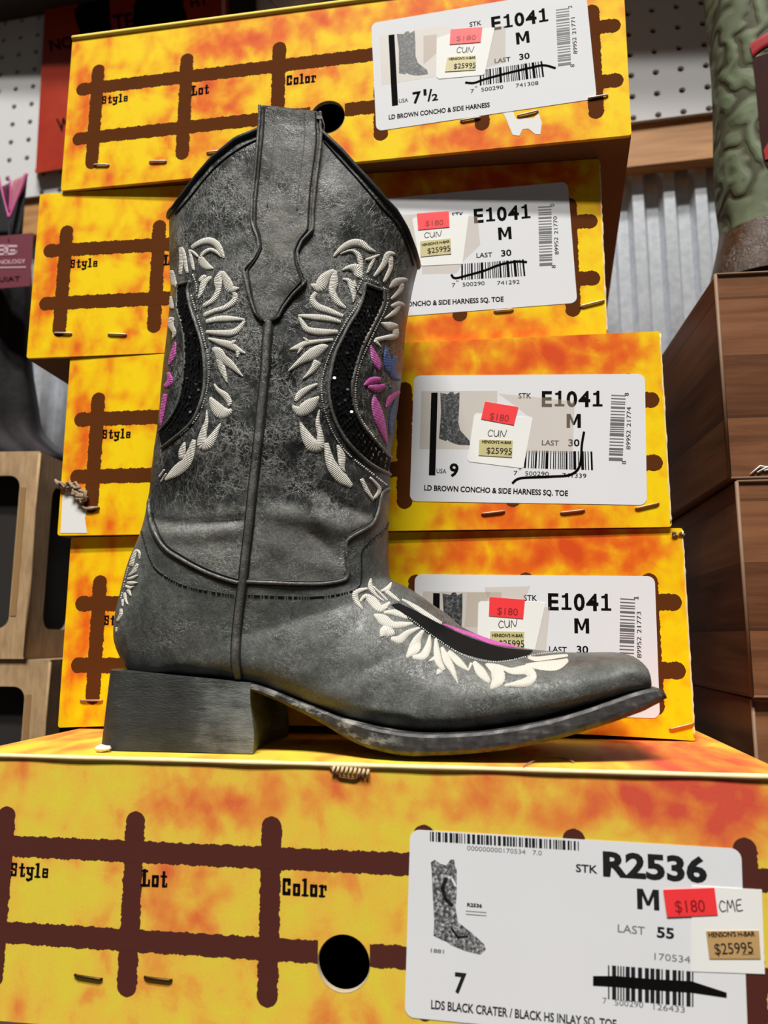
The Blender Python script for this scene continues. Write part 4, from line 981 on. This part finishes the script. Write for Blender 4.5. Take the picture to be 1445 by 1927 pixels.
# --- heel and sole
def solepx(top,bot,w):   # near-edge pixels -> (x, ztop, zbot, w)
    yy=YC-w; a=at_y(*top,yy); b_=at_y(*bot,yy); return (a.x,a.z,b_.z,w,(b_.x-a.x))
SO=[((470,1287),(473,1302),.0335),((520,1302),(520,1320),.031),((560,1318),(560,1339),.030),((600,1334),(604,1362),.032),((640,1351),(650,1390),.036),((680,1364),(690,1408),.041),((720,1374),(740,1420),.0440),((760,1380),(775,1424),.0448),
    ((800,1383),(810,1423),.045),((850,1382),(860,1421),.0448),((900,1379),(910,1417),.0445),((950,1373),(960,1411),.044),((1000,1364),(1010,1401),.043),((1050,1352),(1060,1389),.0415),((1100,1337),(1110,1374),.040),((1150,1320),(1160,1358),.0385),((1200,1303),(1212,1339),.037),((1236,1296),(1246,1322),.035),((1248,1299),(1257,1314),.031)]
SQ=[solepx(*q) for q in SO]; n_=120; rr=[]; L=[q[0] for q in SQ]
k=0
for i in range(n_):
    x=L[0]+(L[-1]-L[0])*i/(n_-1)
    while k<len(L)-2 and x>L[k+1]: k+=1
    t_=(x-L[k])/(L[k+1]-L[k]); A=[SQ[max(k-1,0)],SQ[k],SQ[k+1],SQ[min(k+2,len(L)-1)]]
    rr.append((x,)+tuple(cat(A[0][j],A[1][j],A[2][j],A[3][j],t_) for j in range(1,5)))
mb=MB(); rings=[]
for x,zt,zb_,w,dx in rr:
    zb_=max(zb_,TOP1+.0003); zt=max(zt,zb_+.003); e=.0013; nzv=lambda s_:.0005*noise.noise(Vector((x*160,s_*3,5)))
    prof=[(-w+nzv(1),zt-e),(-w+e,zt),(-w+.010,zt+.0004),(0,zt+.0004),(w-.010,zt+.0004),(w-e,zt),(w,zt-e),(w,zb_+e*1.5),(w-e*1.5,zb_),(0,zb_),(-w+e*1.5,zb_),(-w+nzv(2),zb_+e*1.5),(-w+nzv(3)-.0002,(zt*.4+zb_*.6))]
    rings.append([(x+dx*(zt-z)/(max(zt-zb_,.001)),YC+y,z) for y,z in prof])
mb.loft(rings); o=mb.build('sole',[M['sole']],boot,True,smooth=False,fixn=True); tag(o,'thick dressed leather sole with scuffed edge')
# heel: D-shaped plan, stacked
hx0=at_y(199,1413,YC-.012).x; hx1=at_y(476,1424,YC-.033).x; hw=.0335
def dplan(x0,x1,w):
    rad=.024; P=[(x1,-w)]
    for i in range(9): a=R(-90-90*i/8); P.append((x0+rad*.72+rad*.72*math.cos(a),-w+rad+rad*math.sin(a)))
    for i in range(9): a=R(180-90*i/8); P.append((x0+rad*.72+rad*.72*math.cos(a),w-rad+rad*math.sin(a)))
    P.append((x1,w)); 
    for i in range(1,6): P.append((x1-.004*math.sin(math.pi*i/6),w-2*w*i/6))
    return P
zt0=at_y(206,1259,YC-.012).z; zt1=at_y(470,1287,YC-.033).z
mb=MB(); rings=[]
for i in range(27):
    k=i/26; pl=dplan(hx0+.0022*k,hx1-.002*k+.0008*math.sin(k*6),hw-.0006*k); ring=[]
    for x,y in pl:
        u=(x-hx0)/(hx1-hx0); top=zt0+(zt1-zt0)*max(0,u)**1.6
        ring.append((x,YC+y,TOP1+.0002+(top-TOP1)*k))
    rings.append(ring)
mb.loft(rings); tag(mb.build('heel',[M['heel']],boot,True,fixn=True),'square black stacked leather heel')
# ================================================================== small things on the lowest box
mb=MB(); c=at_y(186,1414,.371); rnd=random.Random(3)
bm=bmesh.new(); bmesh.ops.create_icosphere(bm,subdivisions=2,radius=1)
vv=[(c.x+v.co.x*.0042,c.y+.004+v.co.y*.0035,TOP1+.0016+v.co.z*.0016*(.4+1.1*rnd.random())) for v in bm.verts]; ff=[tuple(v.index for v in f_.verts) for f_ in bm.faces]; bm.free()
tag(obj('paper_scrap',vv,ff,[M['white']]),'tiny white paper scrap on the lowest box behind the boot heel','scrap')
mb=MB(); pts=[]
for px,py in ((985,1441),(1005,1432),(1030,1426),(1060,1427),(1080,1434)):
    d=ray(px,py); t_=(TOP1+.0006-CAM.z)/d.z; pts.append(tuple(CAM+d*t_))
mb.tube(spline(pts,24),.0003,6); tag(mb.build('thread',[M['fibre']],smooth=True),'thin loose thread lying on the lowest box under the toe','thread')
# ================================================================== BROWN WOOD-PRINT BOXES
t=NT('wood_print'); o_=t.obj()
g=t.noise(t.mapping(o_,(6,6,60)),1,5,.6,.8); g2=t.noise(t.mapping(o_,(10,10,240)),1,4); pl=t.n('ShaderNodeSeparateXYZ',{0:o_}).outputs[2]
pk=t.math('FRACT',t.math('MULTIPLY',pl,26.0)); seam=t.math('LESS_THAN',pk,.05); pid=t.n('ShaderNodeTexWhiteNoise',{'W':t.math('FLOOR',t.math('MULTIPLY',pl,26.0))},noise_dimensions='1D').outputs[0]
f_=t.math('MULTIPLY_ADD',pid,.28,t.math('MULTIPLY_ADD',g,.6,t.math('MULTIPLY',g2,.3)))
c_=t.ramp(f_,[(.38,s2l((76,45,28))),(.56,s2l((108,69,45))),(.78,s2l((146,100,68)))]); c_=t.mix(t.math('MULTIPLY',seam,.55),c_,s2l((52,30,20)))
t.set(color=c_,rough=.33,spec=.5,normal=t.bump(g,.1,.0006)); M['woodp']=t.m
M['woode']=plain('brown_fold_edge',(128,100,76),.6,var=.2)
def wood_box(label,px0,py0,px1,py1,D,dep,wid,yawd):
    a=at_y(px0,py0,D); b_=at_y(px1,py1,D); H=a.z-b_.z
    t_=thing('shoe_box',label,'box',(b_.x,D,b_.z),(0,0,R(yawd)),'wood print boxes at the right')
    mb=MB(); mb.box((0,.0005,0),(wid,dep,H-.0004)); me=mb.build('carton',[M['woodp']],t_)
    bv=me.modifiers.new('b','BEVEL'); bv.width=.0012; bv.segments=2
    m2=MB(); m2.tube([(0,0,0.001),(0,0,H-.001)],.0012,6); m2.tube([(0,0,.0008),(wid,0,.0008)],.0009,6); m2.tube([(0,0,H-.001),(wid,0,H-.001)],.0009,6)
    tag(m2.build('fold_edge',[M['woode']],t_,smooth=True),'paler scuffed folded edges')
    return t_,H
D=.48
w3,h3=wood_box('wood print brown box at the right, lowest and mostly hidden of the three',1443,1322,1443,1700,D+.004,.30,.30,-.5)
zz=at_y(1415,1311,D).z
# stack heights made to touch
w2,h2=wood_box('wood print brown box at the right, middle of the three',1399,900,1415,1311,D,.30,.30,0)
w1,h1=wood_box('wood print brown box at the right, topmost with a shiny scuffed corner',1358,501,1372,889,D,.30,.30,1.2)
w3.location.z=0.0; hs3=at_y(1415,1313,D).z-.0003
for ch in w3.children:
    sc=(hs3)/h3; ch.scale=(1,1,sc)
MW[w3.name]=Matrix.Translation(w3.location)
w2.location.z=hs3; w1.location.z=hs3+h2+.0003
m2=MB(); rnd=random.Random(9)
for k in range(5): m2.tube([(.012+.004*k,-.0004,.003+.001*k),(.018+.004*k,-.0006,.008-.0008*k),(.026+.003*k,-.0004,.006)],.0005,6)
tag(m2.build('scuff',[M['tagp']],w1,smooth=True),'shiny white scuffs at the lower corner')
TOPW=w1.location.z+h1
# ================================================================== KRAFT BOXES (left)
t=NT('kraft_board'); o_=t.obj(); g=t.noise(o_,18,4); g2=t.noise(t.mapping(o_,(1,1,.2)),260,3)
t.set(color=t.mix(.2,t.ramp(g,[(.35,s2l((158,128,92))),(.65,s2l((188,156,116)))]),t.ramp(g2,[(.3,(0,0,0)),(.7,(1,1,1))]),'OVERLAY'),rough=.75,normal=t.bump(t.noise(t.mapping(o_,(1,1,.5)),45,4),.35,.002)); M['kraft']=t.m
M['kraft_tape']=plain('brown_paper_tape',(150,116,74),.5)
def kraft_box(label,pxc,pyt,pyb,D,wid,dep,z0,wins,yawd):
    c=at_y(pxc,pyb,D); H=at_y(pxc,pyt,D).z-z0
    t_=thing('cardboard_box',label,'box',(c.x,D,z0),(0,0,R(yawd)),'plain cardboard boxes at the left'); th=.004
    mb=MB()
    fr=[rrect(-wid+.05,H*.14,-wid*.55,H*.90,.012),rrect(-wid*.45,H*.14,-wins[0],H*wins[1],.010)]
    mb.plate([(-wid,0),(0,0),(0,H),(-wid,H)],fr,lambda u,v,d:(u,d,v),th)
    sd=[rrect(wins[2],H*.14,dep*.48,H*.86,.012),rrect(dep*.56,H*.14,dep-.03,H*.86,.012)]
    mb.plate([(th,0),(dep,0),(dep,H),(th,H)],sd,lambda u,v,d:(-d,u,v),th)
    mb.box((-wid,dep-th,0),(-th,dep,H)); mb.box((-wid,th,0),(-wid+th,dep-th,H)); mb.box((-wid+th,th,0),(-th,dep-th,th)); mb.box((-wid+th,th,H-th),(-th,dep-th,H))
    mb.build('carton',[M['kraft']],t_)
    mb=MB(); mb.box((-wid+.006,.016,.006),(-.016,dep-.006,H-.006)); tag(mb.build('interior_shade',[M['dark']],t_),'black interior seen through the cut-outs')  # near-black block stands in for the shade inside the box
    mb=MB(); mb.tube([(0.0004,-.0004,.002),(.0006,-.0005,H*.4),(-.0004,-.0006,H*.7),(0,-.0004,H-.002)],.0012,6); tag(mb.build('corner_fold',[M['kraft']],t_,smooth=True),'creased vertical corner')
    mb=MB(); mb.box((-wins[0]+.001,-.0005,H*.2),(-wins[0]+.006,0,H*.82)); tag(mb.build('tape_strip',[M['kraft_tape']],t_),'darker paper tape strip')
    return t_,H
zk=at_y(40,1238,.61).z
kb,hk=kraft_box('open-sided cardboard box at the left edge, lower of the two',62,1241,1700,.61,.30,.16,0,(.020,.86,.024),4)
ka,hk2=kraft_box('creased open-sided cardboard box at the left edge, upper of the two',46,850,1232,.606,.30,.16,hk+.0005,(.016,.88,.026),4)
# ================================================================== BACKGROUND THINGS
def wn(px,py,off): return at_wall(px,py,off)
# poster
t=NT('red_poster'); o_=t.obj(); g=t.noise(o_,14,3)
t.set(color=t.ramp(g,[(.3,s2l((150,36,22))),(.7,s2l((172,56,28)))]),rough=.35,spec=.5); M['poster']=t.m
po=thing('poster','red poster with black figures on the pegboard above the top box, at left','poster',tuple(wn(240,160,-.006)))
def pw(px,py,off): return at_wall(px,py,off)
mb=MB(); Q=[(67,324),(430,262),(430,-160),(92,-120)]
mb.hexa([pw(*p,-.007) for p in Q]+[pw(*p,-.003) for p in Q]); mb.build('sheet',[M['poster']],po,True)
mb=MB(); Q=[(66,318),(430,256),(430,264),(66,326)]; mb.hexa([pw(*p,-.012) for p in Q]+[pw(*p,-.0075) for p in Q]); tag(mb.build('bottom_lip',[M['poster']],po,True),'turned-up bottom edge')
M['posterw']=plain('pale_edge',(190,150,130),.5)
mb=MB(); Q=[(417,60),(424,60),(424,-160),(417,-160)]; mb.hexa([pw(*p,-.0085) for p in Q]+[pw(*p,-.0072) for p in Q]); tag(mb.build('edge_strip',[M['posterw']],po,True),'pale vertical edge strip')
for poly in ([(150,-40),(148,10),(140,18),(142,35),(150,60),(156,110),(215,100),(212,60),(208,40),(205,0),(206,-40)],[(262,-40),(258,-5),(252,10),(250,30),(250,60),(260,75),(352,60),(352,30),(345,10),(345,-40)]):
    mb=MB(); mb.plate(poly,[],lambda u,v,d:pw(u,v,-.0074+d*0-(0 if d==0 else -.0003)),.0003); tag(mb.build('printed_figure',[M['black']],po,True),'black printed figure')
def ptext(s,a,b_,h):
    q=MB(); text(q,s,a,b_,-h,lambda u,v,d:pw(u,v,-.0076),0,0,.02); tag(q.build('printed_word',[M['black']],po,True),'black lettering '+s)
ptext('NO',(95,96),(140,88),22); ptext('TE',(215,57),(252,52),30); ptext('W',(109,248),(136,244),26); ptext('HT',(360,14),(392,8),18)
# grey packet above the top box
M['plastic']=plain('clear_grey_plastic',(150,146,140),.2,var=.35,scale=60,spec=.7)
mb=MB(); rings=[]; 
for i in range(15):
    k=i/14; a=math.sin(math.pi*min(1,max(.02,k*.98+.01)))
    c0=at_wall(565,14-k*90,-.024); hw_=.030+.008*math.sin(k*5)
    rings.append([(c0.x+hw_*math.cos(2*math.pi*j/20)*(.4+.6*a**.3)*(1+.08*math.sin(j*2.3+i)),c0.y+.016*a**.5*math.sin(2*math.pi*j/20),c0.z+.003*math.sin(j*1.7)) for j in range(20)])
mb.loft(rings); tag(mb.build('plastic_packet',[M['plastic']],smooth=True),'grey plastic packet hanging above the top box, cut off by the frame','packet')
mb=MB(); Q=[(426,60),(482,50),(482,-120),(426,-120)]; mb.hexa([pw(*p,-.006) for p in Q]+[pw(*p,-.002) for p in Q]); tag(mb.build('gap_shade_sheet',[M['dark']]),'dark hanging card between the poster and the plastic packet','card')  # dark sheet put in for the shade of the gap beside the poster
# ---- garment with pink-edged V at the left
M['cloth']=plain('black_cloth',(18,16,19),.9,var=.3,scale=80,bump=.4)
M['pinkc']=plain('pink_binding',(196,78,140),.55,var=.15,scale=200); M['pinkl']=plain('dusty_pink_lining',(176,110,124),.7,var=.15,scale=100); M['maroonc']=plain('maroon_lining',(92,24,58),.7)
YG=.70
ga=thing('garment','black garment with pink-edged V opening hanging at the left edge','garment',tuple(at_y(10,400,YG)))
def sheet(mb,quad,y0,y1,fold,mi=0,n=14,m_=10,th=.002):
    """cloth between left and right pixel lines (top to bottom) with soft folds"""
    Lp,Rp=quad; A=lin(Lp,m_);B=lin(Rp,m_); v=[]
    for s_ in (0,th):
        for i in range(m_):
            for j in range(n):
                t_=j/(n-1); px=A[i][0]*(1-t_)+B[i][0]*t_; py=A[i][1]*(1-t_)+B[i][1]*t_; y=y0+(y1-y0)*t_+fold*math.sin(t_*9+i*.5)*math.sin(math.pi*t_)
                v.append(at_y(px,py,y+s_))
    N=m_*n; f=[]
    for i in range(m_-1):
        for j in range(n-1):
            a=i*n+j; f.append((a,a+1,a+n+1,a+n)); f.append((N+a,N+a+n,N+a+n+1,N+a+1))
    bd=[j for j in range(n)]+[i*n+n-1 for i in range(1,m_)]+[(m_-1)*n+j for j in range(n-2,-1,-1)]+[i*n for i in range(m_-2,0,-1)]
    for a,b_ in zip(bd,bd[1:]+bd[:1]): f.append((a,N+a,N+b_,b_))
    mb.add(v,f,mi)
mb=MB(); sheet(mb,([(-60,300),(-60,445)],[(-4,335),(16,412),(20,445)]),YG,YG-.006,.004); sheet(mb,([(16,412),(18,445)],[(52,330),(46,390),(40,445)]),YG-.006,YG,.003)
sheet(mb,([(-60,360),(-60,470)],[(16,400),(20,470)]),YG+.012,YG+.012,.004); sheet(mb,([(10,400),(10,470)],[(46,390),(40,470)]),YG+.012,YG+.012,.003)
mb.build('body',[M['cloth']],ga,True,smooth=True)
mb=MB(); mb.tube([at_y(*p,YG-.004) for p in spline([(-4,330),(2,355),(9,385),(17,412)],14)],.0016,8); mb.tube([at_y(*p,YG-.004) for p in spline([(17,412),(30,380),(42,350),(50,326)],14)],.0018,8)
mb.tube([at_y(*p,YG+.004) for p in spline([(14,340),(18,336),(20,350),(20,375),(18,398)],14)],.0012,8)
tag(mb.build('pink_binding',[M['pinkc']],ga,True,smooth=True),'bright pink bound edges')
mb=MB(); sheet(mb,([(24,340),(21,375),(18,402)],[(49,328),(38,360),(22,402)]),YG+.005,YG+.001,.001); tag(mb.build('lining',[M['pinkl']],ga,True,smooth=True),'dusty pink lining')
mb=MB(); sheet(mb,([(2,352),(16,408)],[(20,342),(18,408)]),YG+.009,YG+.009,.002); tag(mb.build('inner_fold',[M['maroonc']],ga,True,smooth=True),'dark magenta inner fold')
# hang tag
M['tagm']=plain('maroon_card',(104,32,48),.6,var=.08,scale=40); M['tagt']=plain('silver_pink_print',(214,176,186),.4)
YT=.675; ht=thing('hang_tag','maroon hang tag with pale lettering at the left edge','tag',tuple(at_y(20,490,YT)))
mb=MB(); Q=[(-60,450),(63,438),(57,538),(-66,548)]; mb.hexa([at_y(*p,YT) for p in (Q[3],Q[2],Q[1],Q[0])]+[at_y(*p,YT+.0012) for p in (Q[3],Q[2],Q[1],Q[0])]); mb.build('card',[M['tagm']],ht,True)
mb=MB(); tf=lambda u,v,d:at_y(u,v,YT-.0004)
def tline(pts,w): pen(mb,pts,w,tf,0)
for pts in ([(-14,464),(10,462),(9,478),(-14,479),(-13,471),(9,470)],[(31,463),(14,463),(13,478),(30,477),(30,471),(20,471)]): tline(pts,3.6)
tline([(11.5,461),(11,480)],2)
text(mb,'NOLOGY',(-2,497),(48,495),-8,tf,0,0,.01)
for k in range(9): tline([(-4+k*6,503.5-.1*k),(0+k*6,503.4-.1*k)],2.2)
tag(mb.build('printed_lettering',[M['tagt']],ht,True),'pale silver logo and lettering')
mb=MB(); text(mb,'UIAT',(-2,530),(38,528),-9,tf,0,0,.01); tag(mb.build('lower_lettering',[M['black']],ht,True),'dark lettering along the bottom')
mb=MB(); mb.tube([at_y(16,452,YT-.001),at_y(17,435,YT+.004),at_y(17,415,YG-.006)],.0006,6); mb.build('string',[M['cloth']],ht,True)
# draped dark leather on the kraft boxes
t=NT('plum_sheen_leather'); o_=t.obj(); g=t.noise(t.mapping(o_,(1,1,.15)),70,4)
t.set(color=t.ramp(g,[(.42,s2l((14,12,14))),(.62,s2l((24,16,22))),(.74,s2l((62,30,46)))]),rough=.6,spec=.14,normal=t.bump(t.noise(o_,60,4),.4,.002)); M['dleath']=t.m  # plum sheen put into the base colour as vertical streaks
PRF=[(33,546),(31,600),(30,640),(34,690),(42,740),(50,790),(66,815),(90,835),(108,850),(112,864)]
PRF=[(28,440)]+[(30,500)]+PRF
kz=ka.location.z+hk2
mb=MB(); rings=[]
for i,(px,py) in enumerate(spline(PRF,34)):
    c0=at_y(px,py,.70); rx=.075+.02*(i/33)**3; ring=[]
    for j in range(40):
        a=2*math.pi*j/40; f2=1+.05*math.sin(a*7+i*.15)+.03*math.sin(a*13-i*.1)
        ring.append((c0.x-rx+rx*math.cos(a)*(f2 if abs(math.cos(a))<.95 else 1),.725+.032*math.sin(a)*f2,max(c0.z,kz+.0005)))
    rings.append(ring)
mb.loft(rings); tag(mb.build('leather_garment',[M['dleath']],smooth=True,fixn=True),'draped dark leather garment with a plum sheen on the upper cardboard box at left','garment')
# ---- green tooled boot (right)
t=NT('green_tooled_leather'); o_=t.obj()
nv=t.n('ShaderNodeTexNoise',{'Vector':o_,'Scale':22.0,'Detail':2.0}).outputs[1]
ov=t.n('ShaderNodeVectorMath',{0:o_,1:t.n('ShaderNodeVectorMath',{0:nv,1:(.09,.05,.07)},operation='MULTIPLY').outputs[0]},operation='ADD').outputs[0]
wv=t.n('ShaderNodeTexWave',{'Vector':ov,'Scale':17.0,'Distortion':4.5,'Detail':2.0}).outputs[1]
g=t.noise(o_,40,4); h_=t.ramp(wv,[(.05,0),(.35,.55),(.95,1)])
c_=t.mix(h_,s2l((66,62,42)),s2l((112,124,96))); c_=t.mix(t.mapr(g,.4,.65,0,.7),c_,s2l((92,96,72)))
t.set(color=c_,rough=.65,spec=.25,normal=t.bump(h_,.5,.003)); M['green']=t.m
M['redtrim']=plain('red_leather_trim',(158,12,24),.6,var=.12,spec=.2); M['wine']=plain('dark_wine_leather',(52,22,16),.8,var=.35,scale=40,spec=.15); M['bvamp']=leather('brown_boot_leather',(52,34,18),(74,48,24),(98,66,36),.5,.1)
YB=.60
gb=thing('cowboy_boot','green tooled leather boot with red trim and brown foot on the wood print boxes','boot',(at_y(1400,480,YB).x,YB,TOPW))
GL=[(1322,-60),(1330,0),(1337,69),(1343,137),(1346,220),(1347,297),(1350,366),(1357,420),(1357,440),(1352,470),(1344,505),(1338,530),(1336,545)]
SPL=spline(GL,80); RX=.072; verts=[];fac=[];fmi=[]
NCg=64
def gpt(i,j):
    px,py=SPL[i]; c0=at_y(px,py,YB); a=2*math.pi*j/NCg
    ca,sa=math.cos(a),math.sin(a); ex=2/2.6
    z=max(c0.z,TOPW+.0006)
    rx=RX+(0.01*max(0,(i-60)/20)); x=c0.x+rx*(1-math.copysign(abs(ca)**ex,ca)); y=YB-.042*math.copysign(abs(sa)**ex,sa)
    return Vector((x,y,z))
GV=[gpt(i,j) for i in range(80) for j in range(NCg)]
GF=[(i*NCg+j,i*NCg+(j+1)%NCg,(i+1)*NCg+(j+1)%NCg,(i+1)*NCg+j) for i in range(79) for j in range(NCg)]
def scal(x): # lower scallop of the green shaft
    P=[(1300,425),(1358,432),(1375,434),(1395,422),(1420,410),(1445,406),(1600,400)]
    for a,b_ in zip(P,P[1:]):
        if a[0]<=x<=b_[0]: return a[1]+(b_[1]-a[1])*(x-a[0])/(b_[0]-a[0])
    return 405
up_,lo_=[],[]
for fc in GF:
    c0=sum((GV[i] for i in fc),Vector())/4; px,py=proj((c0.x,YB-abs(c0.y-YB),c0.z)); (up_ if py<scal(px) else lo_).append(fc)
for nm,fl,mt,lb in (('shaft',up_,'green','green tooled leather shaft'),('foot',lo_,'bvamp','dark brown leather foot')):
    us=sorted({i for fc in fl for i in fc}); mp={a:b_ for b_,a in enumerate(us)}
    tag(obj(nm,[GV[i] for i in us],[tuple(mp[i] for i in fc) for fc in fl],[M[mt]],gb,True,smooth=True,fixn=True),lb)
mb=MB(); rings=[]; x0=at_y(1350,440,YB).x+.075
for i in range(24):
    k=i/23; xx=x0+.185*k; hh=.088*(1-k)**.8+.030*min(1,(1-k)*6+.12); ww=.041*(1+.12*math.sin(k*2.6))*min(1,(1-k)*5+.45)
    rings.append([(xx,YB-ww*math.copysign(abs(math.cos(2*math.pi*j/32))**.8,math.cos(2*math.pi*j/32)),TOPW+.008+hh*.5+hh*.5*math.copysign(abs(math.sin(2*math.pi*j/32))**.8,math.sin(2*math.pi*j/32))) for j in range(32)])
mb.loft(rings); tag(mb.build('vamp',[M['bvamp']],gb,True,smooth=True,fixn=True),'dark brown leather toe')
mb=MB(); mb.plate([(x0-.07+.005,-.038),(x0+.10,-.045),(x0+.185,-.034),(x0+.197,-.01),(x0+.197,.01),(x0+.185,.034),(x0+.10,.045),(x0-.07+.005,.038)],[],lambda u,v,d:(u,YB+v,TOPW+.0004+d),.008)
tag(mb.build('sole',[M['sole']],gb,True,fixn=True),'leather sole')
gbvh=BVHTree.FromPolygons([tuple(v) for v in GV],GF)
_h=hit
def hit(px,py):
    d=ray(px,py).normalized(); q=gbvh.ray_cast(CAM,d)
    if q[0] is None: return None
    n_=q[1]
    return q[0],(-n_ if n_.dot(d)>0 else n_)
mb=MB(); A=spline([(1416,110),(1424,180),(1430,250),(1437,300),(1448,320)],30); B=spline([(1520,80),(1520,180),(1520,250),(1520,300),(1520,330)],30); surf(mb,A,B,30,9,lambda j,k:.0008)
tag(mb.build('dark_panel',[M['wine']],gb,True,smooth=True),'dark wine inlay')
mb=MB(); A=spline([(1411,86),(1428,72),(1450,60),(1480,48)],20); B=spline([(1417,108),(1432,95),(1452,84),(1482,72)],20); surf(mb,A,B,20,9,lambda j,k:.0016*(1-.5*abs(j)**6))
A=spline([(1437,285),(1446,270),(1460,262)],12); B=spline([(1440,303),(1450,300),(1464,296)],12); surf(mb,A,B,12,9,lambda j,k:.0016)
tag(mb.build('red_trim',[M['redtrim']],gb,True,smooth=True),'bright red trim')
hit=_h
